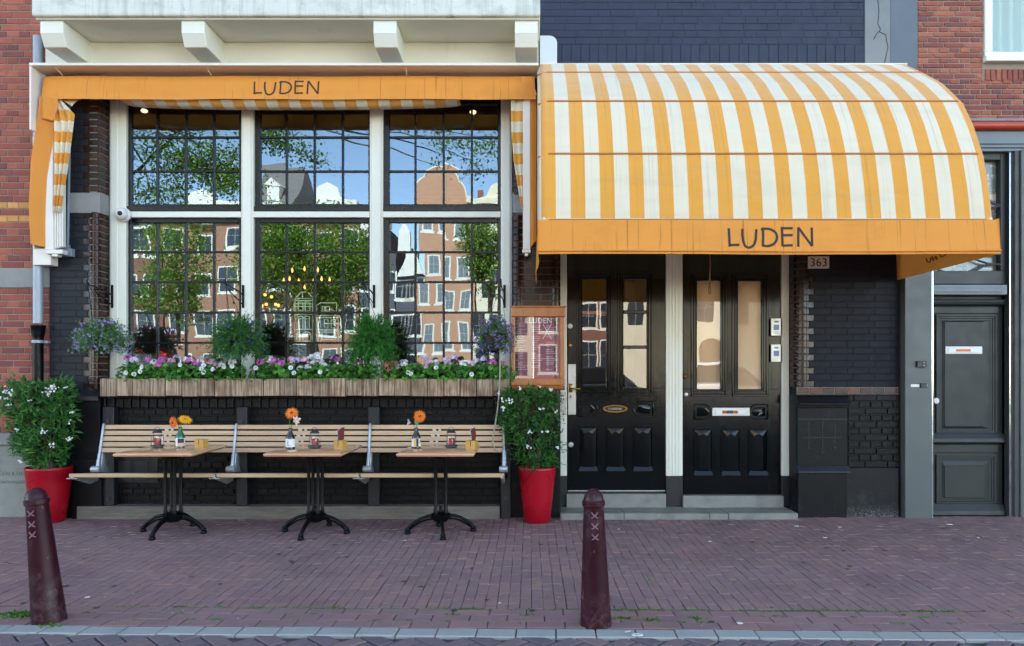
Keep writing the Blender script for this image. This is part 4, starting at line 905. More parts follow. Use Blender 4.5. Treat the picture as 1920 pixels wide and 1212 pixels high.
for p, z in (prof[2], prof[4], prof[6], prof[8]):
    pts = [(xa0+.002, 0.0, 2.72)] if False else []
    n = 40; pts = [(xa0-.004+(xa1-xa0+.008)*i/n, -p-.002+.004*math.sin(i*.2)*0, z+.002) for i in range(n+1)]
    pts[0] = (xa0-.003, -p*.965, z-.012); pts[-1] = (xa1+.003, -p*.965, z-.012)
    MB().tube(pts, .008, 8).build('rib', seam, dm, smooth=60)
def v2(u, v):
    x = xa0-.012+(xa1-xa0+.024)*u; return Vector((x, -(1.548+.03*v+.004*math.sin(x*6)*v), 2.588-.268*v+.003*math.sin(x*2.2)))
MB().grid(v2, 80, 6).build('valance', orange, dm, smooth=60, fix=False)
MB().tube([(xa0-.012+(xa1-xa0+.024)*i/30, -1.585, 2.343+.003*math.sin((xa0-.012+(xa1-xa0+.024)*i/30)*2.2)) for i in range(31)], .006, 6).build('hem', orange2, dm, smooth=60)
for sx, pe in ((xa0-.010, .0), (xa1+.010, .0)):
    def s2(u, v, sx=sx): return Vector((sx+(.012*math.sin(u*7)*v if sx < 1 else 0), -(1.56*(1-u)+.02*v), 2.60-.275*v-(.0 if sx > 1 else .05*u*v)))
    MB().grid(s2, 20, 5).build('side_valance', orange2, dm, smooth=60, fix=False)
MB().prof([(0, Z(125, .12)), (.12, Z(125, .12)), (.14, Z(121, .14)), (.14, Z(118.5, .14)), (0, Z(118.5, .14)+.01)], X(1012, .14), X(1702, .14)).build('wall_rail', hoodw, dm, bev=.003)
mb = MB()
for sx in (xa0+.03, xa1-.03): mb.tube([(sx, -.02, 2.62), (sx, -1.52, 2.60)], .014, 8)
mb.tube([(xa0+.03, -1.525, 2.60), (xa1-.03, -1.525, 2.60)], .014, 8).build('frame_tube', hoodw, dm, smooth=60)
luden(dm, lambda a: 1365.4+(a-222)/(1605-222)*158.5, lambda b: 424.9+(b-130)/348*40, 1.567, .0098, lambda x, z: 1.548+.03*(2.588-z)/.268+.004*math.sin(x*6)*(2.588-z)/.268).name = 'lettering'
mb = MB()
for st in ([(1738, 488), (1740, 497), (1745, 500), (1748, 490)], [(1750, 488), (1752, 498), (1757, 490), (1760, 498)], [(1764, 486), (1768, 496), (1778, 492), (1786, 486)]):
    mb.tube([Vector((xa1+.004, -(.55+(a-1738)*.008), 2.44-(b-492)*.004)) for a, b in st], .006, 5)
mb.build('faded_scrawl', M('faded_ink', (120, 66, 20), .8), dm)
# ================================================================== STREET-SIDE FITTINGS
t = thing('security_camera', 'white dome security camera on the left window post', 'camera', W(224, 400, -.12))
q = W(224, 400, -.05)
MB().lathe([(.058, 0), (.070, .01), (.072, .03), (.058, .045)], 0, 0, 22).mat4(Matrix.Translation((q.x, .15, q.z)) @ Matrix.Rotation(math.pi/2, 4, 'X')).build('base', pvc, t, smooth=50)
MB().sphere((q.x, .085, q.z), .060, 12).build('ball', pvc, t, smooth=60)
MB().sphere((q.x+.012, .036, q.z-.004), .024, 8).build('lens', blackplastic, t, smooth=60)
t = thing('number_plate', 'white enamel house number plate reading 363 beside the right door', 'house number', W(1535, 492, 0))
MB().pbox(1515, 1555, 481, 504, .004, .012).build('plate', M('enamel_plate', (205, 196, 190), .3, .05), t, bev=.002)
text_obj('digits', '363', .118, blackplastic, t, (X(1535, .012), -.0135, Z(493, .012)), .98)
mb = MB()
for a, b in ((1517.5, 484), (1552.5, 484), (1517.5, 501.5), (1552.5, 501.5)): mb.sphere(W(a, b, .012), .004, 6)
mb.build('screw', steel, t)
for a, lb in ((597, 'upper silver door intercom on the right door post'), (646, 'lower silver door intercom on the right door post')):
    t = thing('door_intercom', lb, 'intercom', W(1455, a+16, -.19), 'door intercoms')
    ip = -.17
    MB().pbox(1446, 1464.5, a, a+33, -.195, ip).build('casing', M('brushed_silver', (190, 192, 188), .35, .06, 5, metal=.5) if 'brushed_silver' not in MATS else MATS['brushed_silver'], t, bev=.004, seg=2)
    MB().pbox(1450.5, 1461, a+12, a+22, ip, ip+.002).build('screen', screenm, t)
    mb = MB()
    for i in range(3):
        for j in range(3): mb.pbox(1451.5+i*3.3, 1454+i*3.3, a+23.3+j*2.5, a+25+j*2.5, ip, ip+.003)
    mb.build('keypad', pvc, t); MB().pbox(1452, 1460, a+5, a+8, ip, ip+.002).build('speaker', M('speaker_grey', (120, 120, 118)) if 'speaker_grey' not in MATS else MATS['speaker_grey'], t)
t = thing('conduit', 'thin grey cable conduit with a junction box on the black pier', 'conduit', W(124, 470, .03))
MB().tube([W(130, 190, .03), W(130, 300, .03), W(127, 468, .03)], .012, 8).build('tube', conduit, t, smooth=60)
MB().pbox(111.5, 134, 466, 481, .0, .06).pbox(119, 128, 459, 466, .01, .05).build('junction_box', conduit, t, bev=.004)
t = MB().tube([W(1331, 470, .7), W(1332, 500, .7), W(1330.5, 525, .7), W(1329, 540, .7), W(1329, 549, .7), W(1331, 552, .7), W(1333, 548, .7), W(1331.5, 536, .7), W(1331, 520, .7)], .006, 6).build('pull_cord', M('brown_cord', (120, 84, 54), .8), smooth=60)
props(t, 'brown pull cord with a loop hanging from the striped awning before the right door', 'cord')
t = MB().tube([W(938, 655, .3), W(937, 720, .32), W(934, 760, .32), (W(928, 800, .33)), W(924, 822, .34), W(924, 834, .34), W(929, 844, .34), W(937, 848, .34), W(943, 844, .34), W(945, 830, .34), W(944, 812, .34), W(943, 800, .3)], .0075, 7).build('loose_cable', M('beige_cable', (150, 142, 128), .6), smooth=60)
props(t, 'beige loose cable looping down over the right end of the slatted bench', 'cable')
# menu case
mn = thing('menu_case', 'varnished wooden menu case with a maroon menu sheet beside the left door', 'menu board', W(1009, 650, .05))
pm = .06
mb = MB().pbox(958.5, 1060, 576, 594, .006, pm).pbox(958.5, 965.5, 594.5, 709.5, .006, pm).pbox(1051, 1059, 594.5, 709.5, .006, pm).pbox(957.5, 1059.5, 710, 723, .006, pm)
mb.build('frame', boardm, mn, bev=.006, seg=2)
B('top_ledge', MB().pbox(956.5, 1062, 573.5, 576, .006, pm+.012), boardm, .003, mn)
MB().prof([(.006, Z(723.5, pm)), (pm, Z(723.5, pm)), (pm-.005, Z(729, pm)), (pm-.03, Z(732, pm)), (.006, Z(732, pm))], X(958, pm), X(1059, pm)).build('bottom_moulding', boardm, mn, bev=.003)
B('menu_sheet', MB().pbox(965.5, 1051, 594, 710, .006, .022), M('maroon_menu_paper', (128, 70, 84), .6, .06), 0, mn)
pt = M('pale_print', (190, 150, 158), .7, .05); mb = MB()
for cxs in (968, 996, 1023):
    for k in range(25):
        if R.random() < .8: y_ = 611+k*3.4; mb.pbox(cxs+R.uniform(0, 1), cxs+R.uniform(10, 22), y_, y_+1.1, .022, .0232)
mb.build('menu_lines', pt, mn)
text_obj('menu_heading', '&LUDEN', .075, M('white_print', (226, 210, 212), .7, .03), mn, (X(1009, .022), -.0238, Z(602, .022)), .95)
mb = MB()
for sg in ((1018, 608, 1034, 636), (1034, 608, 1018, 636), (1015, 622, 1036, 622)): mb.tube([W(sg[0], sg[1], .0235), W(sg[2], sg[3], .0235)], .0035, 4)
mb.build('menu_emblem', MATS['white_print'], mn)
q = MB().grid(lambda u, v: W(965.5+85.5*u, 710-116*v, .038), 1, 1).build('glass', glassm, mn, fix=False); 
# ================================================================== PLANTER
pl = thing('window_box', 'long weathered timber window box of upright plank pieces under the shop windows', 'planter', W(571, 726, .1))
pp = .20; n = 25; x0, x1 = X(187, pp), X(955, pp)
for k in range(n):
    a = x0+(x1-x0)*k/n; b = x0+(x1-x0)*(k+1)/n
    B('plank', MB().box(a+.0035, b-.0035, pp-.03+R.uniform(-.003, .003), pp+R.uniform(-.004, .004), Z(743, pp)+R.uniform(-.004, .004), Z(710, pp)+R.uniform(-.006, .004)), plankm, .003, pl)
B('box_bottom', MB().box(x0, x1, .005, pp-.035, Z(741, pp), Z(741, pp)+.02), plankm, 0, pl)
for a in (x0, x1-.02): B('box_end', MB().box(a, a+.02, .005, pp-.035, Z(741, pp)+.021, Z(710, pp)), plankm, .002, pl)
B('soil', MB().box(x0+.021, x1-.021, .006, pp-.036, Z(741, pp)+.03, Z(714, pp)), soil, 0, pl)
# ================================================================== BENCH
be = thing('slatted_bench', 'long grey wooden slatted bench in three sections with cast aluminium ends against the black brick', 'bench', (-2.2, -.4, 0))
sec = ((194.5, 442, 187, 437), (444, 693, 439, 689), (696, 944, 692, 943))
yb_ = ((797, 805), (808, 816), (818.5, 827), (829.3, 837.6), (840, 848.5))
def bp_(py): return .19+(py-797)/52*.075
for a0, a1, b0, b1 in sec:
    for i, (t0, t1) in enumerate(yb_):
        f = i/4; p0 = bp_(t0)+.0; xa, xb = X(a0+(b0-a0)*f, p0), X(a1+(b1-a1)*f, p0); zt_, zb_ = Z(t0, p0), Z(t1, bp_(t1)); pa, pb = bp_(t0), bp_(t1)
        B('back_slat', MB().prof([(pa, zt_), (pb, zb_), (pb-.024, zb_-.003), (pa-.024, zt_-.003)], xa, xb), slatm, .003, be)
    # small clips joining the slats at mid span
    mb = MB(); xm_ = (X(a0, .2)+X(a1, .2))/2
    for i in range(3): mb.box(xm_-.045+i*-.012, xm_-.012-i*.012, bp_(806+i*10.7)-.012, bp_(806+i*10.7)+.001, Z(809+i*10.8, .22), Z(804.5+i*10.8, .22)); mb.box(xm_+.012-i*.012, xm_+.035-i*.012, bp_(806+i*10.7)-.012, bp_(806+i*10.7)+.001, Z(809+i*10.8, .22), Z(804.5+i*10.8, .22))
    mb.build('clip', M('slat_clip', (196, 188, 172), .6) if 'slat_clip' not in MATS else MATS['slat_clip'], be)
zs0, zs1 = .468, .515
for x0, x1 in ((X(130, .68), X(403, .68)), (X(406, .68), X(673, .68)), (X(676, .68), X(944, .68))):
    for k in range(4):
        pa = .31+k*.098; pb = pa+.088; za, zb2 = zs0+(zs1-zs0)*k/4, zs0+(zs1-zs0)*(k+.92)/4
        B('seat_slat', MB().prof([(pa, za), (pb, zb2), (pb, zb2-.034), (pa, za-.034)], x0+.003, x1-.003), slatm, .004, be)
for i, px in enumerate((188, 438, 690, 944.5)):
    e = MB(); xq = X(px, .27)
    xt = X((195, 443.5, 694.5, 945)[i], .2)
    w_ = .013
    pth = [Vector((xt, -.205, Z(796, .2)+.008)), Vector((xt-.0, -.225, Z(812, .22))), Vector((xt, -.262, Z(845, .26))), Vector((xt, -.285, Z(862, .28))), Vector((xt, -.30, Z(876, .3))), Vector((xt, -.31, Z(886, .31)))]
    e.tube(pth, [.012, .013, .014, .016, .018, .02], 8)
    e.prof([(.19, Z(846, .2)), (.25, Z(846, .25)), (.275, Z(868, .27)), (.26, Z(886, .27)), (.14, Z(888, .2)), (.15, Z(882, .2)), (.19, Z(872, .2))], xt+.002, xt+.022)
    e.build('bench_end', alu, be, bev=.003, smooth=50)
    MB().lathe([(.022, -.042), (.03, -.036), (.03, .036), (.022, .042)], 0, 0, 16).mat4(Matrix.Translation((xt, -.33, Z(880, .33))) @ Matrix.Rotation(math.pi/2, 4, 'Y')).build('pivot', alu, be, smooth=40)
    B('seat_bracket', MB().prof([(.30, zs0-.04), (.66, zs1-.045), (.69, zs1-.03), (.69, zs1-.045), (.60, zs1-.075), (.42, zs0-.085), (.30, zs0-.07)], xt-.012, xt+.012), alu, .003, be)
    B('seat_clip', MB().box(xt-.05, xt+.05, .66, .686, zs1-.05, zs1-.042).box(xt-.006, xt+.006, .66, .688, zs1-.041, zs1-.012), alu, .002, be) if i < 3 else None
for a, b in ((192, 213), (443, 463), (690, 711), (939, 958)):
    B('back_post', MB().box(X(a, .1), X(b, .1), .013, .10, .121 if a < 930 else -.01, Z(763, .1)), postm, .006, be)
    for py in (790, 935):
        q = W((a+b)/2, py, .101); MB().lathe([(.02, 0), (.02, .006), (.008, .006), (.008, .012)], 0, 0, 10).mat4(Matrix.Translation(q) @ Matrix.Rotation(math.pi/2, 4, 'X')).build('bolt', zincd, be)
    B('post_arm', MB().box(X((a+b)/2, .1)-.02, X((a+b)/2, .1)+.02, .101, .30, .40, .43), iron, .002, be)
# ================================================================== TABLES
def make_table(loc, label, rz, foot_rot):
    t = thing('cafe_table', label, 'table', loc, 'bistro tables before the bench', 0)
    def prt(name, mb, m, **k):
        o = link(name, mb.mesh(name, m, **k), t); return o
    tw, td, th = .325, .375, .745
    top = MB()
    pr = [(tw-.018, th), (tw, th-.010), (tw, th-.022), (tw-.010, th-.034)]
    vs = []
    for ww, z in pr:
        dd = ww+(td-tw); vs += [(-ww, -dd, z), (ww, -dd, z), (ww, dd, z), (-ww, dd, z)]
    top.add(vs, [(0, 1, 2, 3)]+[(4*r+i, 4*r+4+i, 4*r+4+(i+1) % 4, 4*r+(i+1) % 4) for r in range(3) for i in range(4)]+[(15, 14, 13, 12)])
    o = prt('tabletop', top, tablem, bev=.003, seg=2, smooth=50); o.rotation_euler.z = rz
    for k in range(4):
        a = foot_rot+math.pi/4+k*math.pi/2; x, y = .062*math.cos(a), .062*math.sin(a)
        c = MB().lathe([(.016, .17), (.020, .19), (.014, .21), (.015, .45), (.014, .64), (.02, .66), (.014, .675), (.014, .70)], x, -y, 10)
        prt('column', c, iron, smooth=50)
    prt('top_plate', MB().box(-.16, .16, -.16, .16, .695, .711).lathe([(.11, .66), (.14, .694)], 0, 0, 16), iron, bev=.003)
    prt('hub', MB().lathe([(.055, .10), (.085, .13), (.09, .165), (.06, .18), (.02, .185), (.016, .23), (.002, .24)], 0, 0, 16), iron, smooth=45)
    for k in range(4):
        a = foot_rot+k*math.pi/2; ca, sa = math.cos(a), math.sin(a); f = MB()
        pts = [(.05, .150), (.11, .150), (.17, .132), (.23, .098), (.27, .066), (.285, .040)]
        f.tube([(r*ca, r*sa, z) for r, z in pts], [.018, .015, .013, .013, .014, .017], 8)
        f.tube([(r*ca, r*sa, z-.028) for r, z in pts[:5]], .009, 6)
        f.lathe([(.022, .0), (.028, .006), (.028, .02), (.019, .028), (.025, .036), (.018, .052)], .288*ca, -.288*sa, 12)
        prt('foot', f, iron, smooth=50)
    return t
tables = []
for (px, p, lb, rz, fr) in ((-3.153, .74, 'left table with a green flower bottle before the bench', .03, 1.44), (-1.895, .74, 'middle bistro table with a white labelled brown bottle', .0, 1.43), (-.79, .74, 'right bistro table in front of the bench nearest the menu case', .0, 1.76)):
    tables.append(make_table((px, -p, 0), lb, rz, fr))
TZ = .7455
def tab(px, py):      # a spot on a table top seen at this photo point
    s = (py-VY)/(H-TZ); p = D-F/s; return Vector(((px-VX)/s, -p, TZ))
# bottles with flowers
def bottle(loc, label, glass, labm, accent):
    t = thing('flower_bottle', label, 'bottle', loc, 'beer bottles used as vases')
    r = .040
    o = link('glass_body', MB().lathe([(.030, 0), (r, .005), (r, .095), (.037, .108), (.026, .130), (.0165, .150), (.0140, .168), (.0175, .170), (.0175, .180), (.014, .183), (.011, .183), (.010, .12)], 0, 0, 22).mesh('glass_body', glass, smooth=50), t)
    c = MB(); n = 22
    for i, (m, a0, a1) in enumerate(((0, 0, n),)):
        for j in range(n):
            a, b = 2*math.pi*j/n, 2*math.pi*(j+1)/n; q = r+.0008
            c.add([(q*math.cos(a), q*math.sin(a), .018), (q*math.cos(b), q*math.sin(b), .018), (q*math.cos(b), q*math.sin(b), .088), (q*math.cos(a), q*math.sin(a), .088)], [(0, 1, 2, 3)], 0)
    link('paper_label', c.mesh('paper_label', labm, fix=False, smooth=60), t)
    for (a0, a1, z0, z1, m) in accent:
        c = MB(); q = r+.0014
        for j in range(6):
            a, b = [math.radians(a0+(a1-a0)*k/6) for k in (j, j+1)]
            c.add([(q*math.sin(a), -q*math.cos(a), z0), (q*math.sin(b), -q*math.cos(b), z0), (q*math.sin(b), -q*math.cos(b), z1), (q*math.sin(a), -q*math.cos(a), z1)], [(0, 1, 2, 3)])
        link('label_print', c.mesh('label_print', m, fix=False), t)
    return t
gg = M('green_bottle_glass', (10, 92, 50), .08, .1, 6, bmp=0, coat=.6); bg = M('brown_bottle_glass', (34, 20, 16), .08, .15, 6, bmp=0, coat=.6)
lw = M('white_label', (220, 222, 222), .5, .04); lbk = M('black_label', (40, 42, 54), .5); lo = M('orange_label', (224, 96, 50), .5); ly = M('yellow_label', (220, 170, 40), .5); lpk = M('pink_label', (226, 150, 140), .5)
b1 = bottle(tab(338, 840), 'green stubby bottle holding two gerberas on the left table', gg, lw, ((-5, 70, .045, .085, lbk), (-5, 70, .02, .042, lpk), (-75, -40, .02, .06, lo)))
b2 = bottle(tab(544.5, 842), 'brown stubby bottle with white label on the middle table', bg, lw, ((-30, 10, .03, .034, lbk), (-20, -5, .04, .075, M('grey_line', (150, 160, 170)))))
b3 = bottle(tab(780.5, 841), 'brown bottle with yellow and white label on the right table', bg, lw, ((-25, 5, .022, .085, ly), (8, 38, .018, .088, lbk), (55, 80, .05, .08, lo)))
stemm = M('green_stem', (84, 120, 60), .5, .1)
def gerbera(name, label, base, mid, head, nrm, r, pm_, cm, group='flowers in the bottles'):
    t = thing(name, label, 'flower', base, group); nrm = Vector(nrm).normalized(); head = Vector(head)
    MB().tube([base, (Vector(base)+Vector(mid))/2, Vector(mid), head], .0035, 6).build('stem', stemm, t, smooth=60)
    q = nrm.to_track_quat('Z', 'Y').to_matrix().to_4x4(); mx = Matrix.Translation(head) @ q
    mb = MB()
    for ring, (n, r0, r1, lift) in enumerate(((20, .2, 1, .02), (18, .18, .8, .10), (14, .12, .5, .16))):
        for k in range(n):
            a = 2*math.pi*(k+.5*ring)/n+R.uniform(-.05, .05); wd = .16*r*(1.1 if ring < 2 else .8); l1 = r*r1*R.uniform(.92, 1.05); d = Vector((math.cos(a), math.sin(a), 0)); s_ = Vector((-d.y, d.x, 0)); zz = lift*r
            mb.add([d*r*r0+Vector((0, 0, zz*.6)), d*l1*.62+s_*wd*.6+Vector((0, 0, zz)), d*l1+Vector((0, 0, zz*.7-.06*r)), d*l1*.62-s_*wd*.6+Vector((0, 0, zz))], [(0, 1, 2, 3)], 0)
    mb.mat4(mx); mb.build('petals', [pm_, cm], t, fix=False)
    c = MB().lathe([(.17*r, .10*r), (.15*r, .2*r), (.06*r, .22*r)], 0, 0, 12); c.mat4(mx); c.build('flower_centre', cm, t, smooth=60)
    c = MB().lathe([(.08*r, -.22*r), (.24*r, -.05*r), (.26*r, .06*r)], 0, 0, 10); c.mat4(mx); c.build('sepals', stemm, t, smooth=60)
    return t
po = M('orange_petal', (240, 132, 30), .6, .3, 70, bmp=0, trans=.2); py_ = M('yellow_petal', (246, 178, 20), .6, .1, 60, bmp=0, trans=.2); pd = M('dark_red_petal', (130, 30, 16), .6, .1); pk = M('pale_pink_petal', (238, 206, 192), .6, .08, 60, bmp=0, trans=.25); pw = M('white_petal', (232, 232, 232), .6, .05, 40, bmp=0, trans=.2)
def nb_(b): return Vector(b.location)+Vector((0, 0, .175))
def at(b, px, py, dp=0): p = -b.location.y+dp; return W(px, py, p)
gerbera('gerbera', 'orange gerbera with dark red centre drooping left on the left table', nb_(b1)+Vector((-.003, 0, 0)), at(b1, 334, 797), at(b1, 325, 793, .03), (-.45, -.85, -.1), .064, po, pd)
gerbera('gerbera', 'yellow gerbera tilting to the right on the left table', nb_(b1)+Vector((.003, 0, 0)), at(b1, 340, 795), at(b1, 347, 787), (.42, -.5, .8), .066, py_, M('golden_centre', (200, 120, 20)))
gerbera('gerbera', 'orange gerbera standing upright in the middle table bottle', nb_(b2)+Vector((-.003, 0, 0)), at(b2, 543, 790), at(b2, 547, 775, .02), (.1, -.75, .5), .064, po, pd)
gerbera('gerbera', 'orange red gerbera facing right on the right table', nb_(b3)+Vector((.003, 0, 0)), at(b3, 782, 795), at(b3, 787, 781, .02), (.35, -.92, .1), .062, po, pd)
def lily(label, base, mid, head, dirv, s_):
    t = thing('orchid', label, 'flower', base, 'flowers in the bottles'); head = Vector(head)
    MB().tube([base, Vector(mid), head], .003, 6).build('stem', stemm, t, smooth=60)
    mx = Matrix.Translation(head) @ Vector(dirv).normalized().to_track_quat('Z', 'Y').to_matrix().to_4x4()
    for k in range(6):
        a = 2*math.pi*k/6+.3; d = Vector((math.cos(a), math.sin(a), 0)); sv = Vector((-d.y, d.x, 0)); l = s_*R.uniform(.8, 1.15)
        def f(u, v, d=d, sv=sv, l=l): return d*(.05*l+l*.75*v*(.5+.5*v))+sv*(u-.5)*l*.55*math.sin(math.pi*(.12+.83*v))+Vector((0, 0, l*.8*v*(1.2-.6*v)-.1*l*abs(u-.5)))
        m = MB().grid(f, 3, 5).mat4(mx); m.build('petal', pk, t, smooth=60, fix=False)
    return t
lily('pale pink orchid bending right in the middle table bottle', nb_(b2)+Vector((.003, 0, 0)), at(b2, 549, 794), at(b2, 553, 789, .03), (.75, -.5, .15), .055)
lily('pale pink orchid drooping left on the right table', nb_(b3)+Vector((-.003, 0, 0)), at(b3, 774, 797), at(b3, 769, 793), (-.85, -.35, .2), .05)
t = thing('leaf_sprig', 'small green leaf sprig in the right table bottle', 'leaf', nb_(b3))
MB().tube([nb_(b3), at(b3, 781, 797), at(b3, 781, 790)], .002, 5).build('stem', stemm, t)
MB().grid(lambda u, v: at(b3, 782, 795)+Vector(((u-.5)*.045*math.sin(math.pi*(.05+.9*v)), -.02-.01*abs(u-.5), v*.065-.01)), 4, 6).build('leaf', M('blue_green_leaf', (70, 130, 90), .5, .1, bmp=0), t, smooth=60, fix=False)
# lanterns with red candles
wax = M('red_candle_wax', (160, 16, 34), .4, .08, 8, bmp=0); lant = M('green_grey_lantern_metal', (58, 68, 70), .45, .15, 12, bmp=0, metal=.4)
wire_ = lant
def lantern(loc, label, clabel):
    t = thing('lantern', label, 'lantern', loc, 'glass table lanterns')
    def prt(name, mb, m, **k): return link(name, mb.mesh(name, m, **k), t)
    prt('base', MB().lathe([(.046, 0), (.048, .012), (.058, .014), (.058, .024), (.047, .026)], 0, 0, 20), lant, smooth=40)
    prt('glass', MB().lathe([(.047, .026), (.049, .03), (.049, .112)], 0, 0, 20), glassc, smooth=60)
    mb = MB()
    for k in range(4): a = math.pi/4+k*math.pi/2; mb.tube([(.051*math.cos(a), .051*math.sin(a), .02), (.051*math.cos(a), .051*math.sin(a), .115)], .0018, 5)
    for z in (.06, .113): mb.tube([(.052*math.cos(2*math.pi*k/16), .052*math.sin(2*math.pi*k/16), z) for k in range(17)], .0014, 5)
    for sg in (-1, 1): mb.tube([(sg*.034, 0, .026), (sg*.034, 0, .148)], .0022, 5)
    prt('cage', mb, wire_, smooth=60)
    prt('roof', MB().lathe([(.042, .134), (.044, .137), (.03, .150), (.013, .162), (.006, .164)], 0, 0, 18), lant, smooth=40)
    prt('handle', MB().tube([(.024*math.cos(a), 0, .158+.028*math.sin(a)) for a in [math.pi*k/10 for k in range(11)]], .002, 5), wire_, smooth=60)
    c = MB().lathe([(.030, 0), (.031, .002), (.031, .055), (.028, .058), (.004, .054), (.001, .062)], 0, 0, 18).mesh('red_candle', wax, smooth=40)
    o = link('red_candle', c); o.location = Vector(loc)+Vector((0, 0, .027)); props(o, clabel, 'candle', 'red candles in the lanterns')
    return t
lantern(tab(295, 840), 'small glass lantern beside the green bottle', 'red pillar candle inside the left table lantern')
lantern(tab(590, 841), 'small glass lantern in the centre of the middle table', 'red pillar candle inside the middle table lantern')
lantern(tab(846, 840), 'small glass lantern next to the menu on the right table', 'red pillar candle inside the right table lantern')
# plywood menu holders and menus
def holder(px, py, label, rz):
    loc = tab(px, py)+Vector((0, .04, 0)); t = thing('card_holder', label, 'holder', loc, 'wooden menu holders', rz)
    w_, d_, h_ = .045, .036, .078
    mb = MB().box(-w_, -.004, -d_, d_, 0, h_).box(.004, w_, -d_, d_, 0, h_).box(-.004, .004, -d_+.001, d_-.001, 0, h_*.45)
    link('block', mb.mesh('block', blockm, bev=.0015), t); return t
hs = [holder(374, 841, 'empty yellow wooden menu holder block on the left table', -.3), holder(636, 843, 'yellow wooden holder block with upright menu on the middle table', -.34), holder(884, 844, 'yellow wooden holder block with curved menu on the right table', -.28)]
mc = M('maroon_menu_card', (116, 46, 42), .5, .06); mcs = M('menu_page_edge', (190, 186, 210), .6)
for h, lb, ben in ((hs[1], 'maroon folded menu standing in the middle table holder', .0), (hs[2], 'maroon curved menu standing in the right table holder', .018)):
    t = thing('menu_card', lb, 'menu', h.location+Vector((0, 0, .037)), 'menus in the holders', h.rotation_euler.z)
    for nm, dx, m_ in (('cover', .0028, mc), ('page', -.0022, mcs)):
        g = MB().grid(lambda u, v: Vector((dx+ben*math.sin(math.pi*v)*.8-.004*v*(1 if dx < 0 else -1), -.034+.085*u*(.6+.4*min(1, v*3)), .155*v*(1-.14*(1-u)))), 4, 8).mesh(nm, m_, fix=False, smooth=60)
        link(nm, g, t)
    g = MB()
    for k in range(3): g.box(.0045, .006, -.03+.0, .02, .05+k*.015, .057+k*.015)
# ================================================================== POTS AND PLANTS
def pot(loc, label):
    t = thing('red_plant_pot', label, 'plant pot', loc, 'tall red plant pots')
    link('pot', MB().lathe([(.125, 0), (.142, .012), (.160, .18), (.185, .38), (.197, .50), (.199, .515), (.193, .522), (.185, .515), (.180, .47)], 0, 0, 40).mesh('pot', redpot, smooth=50), t)
    link('soil', MB().lathe([(.181, .455), (.182, .47), (.05, .48)], 0, 0, 24).mesh('soil', soil), t); return t
lp = pot((X(92, .25), -.25, 0), 'red pot holding the loose shrub beside the brick wall'); rp = pot((X(1007, .25), -.25, 0), 'red pot holding the clipped shrub below the menu case'); rp.scale = (.9, .9, 1.0)
lf1 = leaf_mat('shrub_leaf', [(58, 112, 44), (38, 84, 36), (78, 136, 54), (48, 98, 40), (104, 152, 66)]); lf2 = leaf_mat('dense_shrub_leaf', [(46, 96, 34), (30, 72, 26), (66, 120, 42), (40, 84, 30), (84, 138, 54)])
bark = M('twig_bark', (74, 66, 48), .8, .2, 20)
def leaf(mb, c, d, n, l, w_):
    d = d.normalized(); s_ = d.cross(n)
    s_ = s_.normalized() if s_.length > 1e-4 else d.orthogonal().normalized(); up = s_.cross(d)
    mb.add([c, c+d*l*.45+s_*w_*.5-up*w_*.12, c+d*l-up*l*.12, c+d*l*.45-s_*w_*.5-up*w_*.12, c+d*l*.5+up*w_*.08], [(0, 1, 4), (1, 2, 4), (2, 3, 4), (3, 0, 4)])
def rv(): return Vector((R.gauss(0, 1), R.gauss(0, 1), R.gauss(0, 1))).normalized()
def star(mb, c, n, r, m=0, k=5):
    q = n.to_track_quat('Z', 'Y')
    for i in range(k):
        a = 2*math.pi*i/k; d = q @ Vector((math.cos(a), math.sin(a), .12)); s_ = q @ Vector((-math.sin(a), math.cos(a), 0))
        mb.add([c, c+d*r*.6+s_*r*.36, c+d*r, c+d*r*.6-s_*r*.36], [(0, 1, 2, 3)], m)
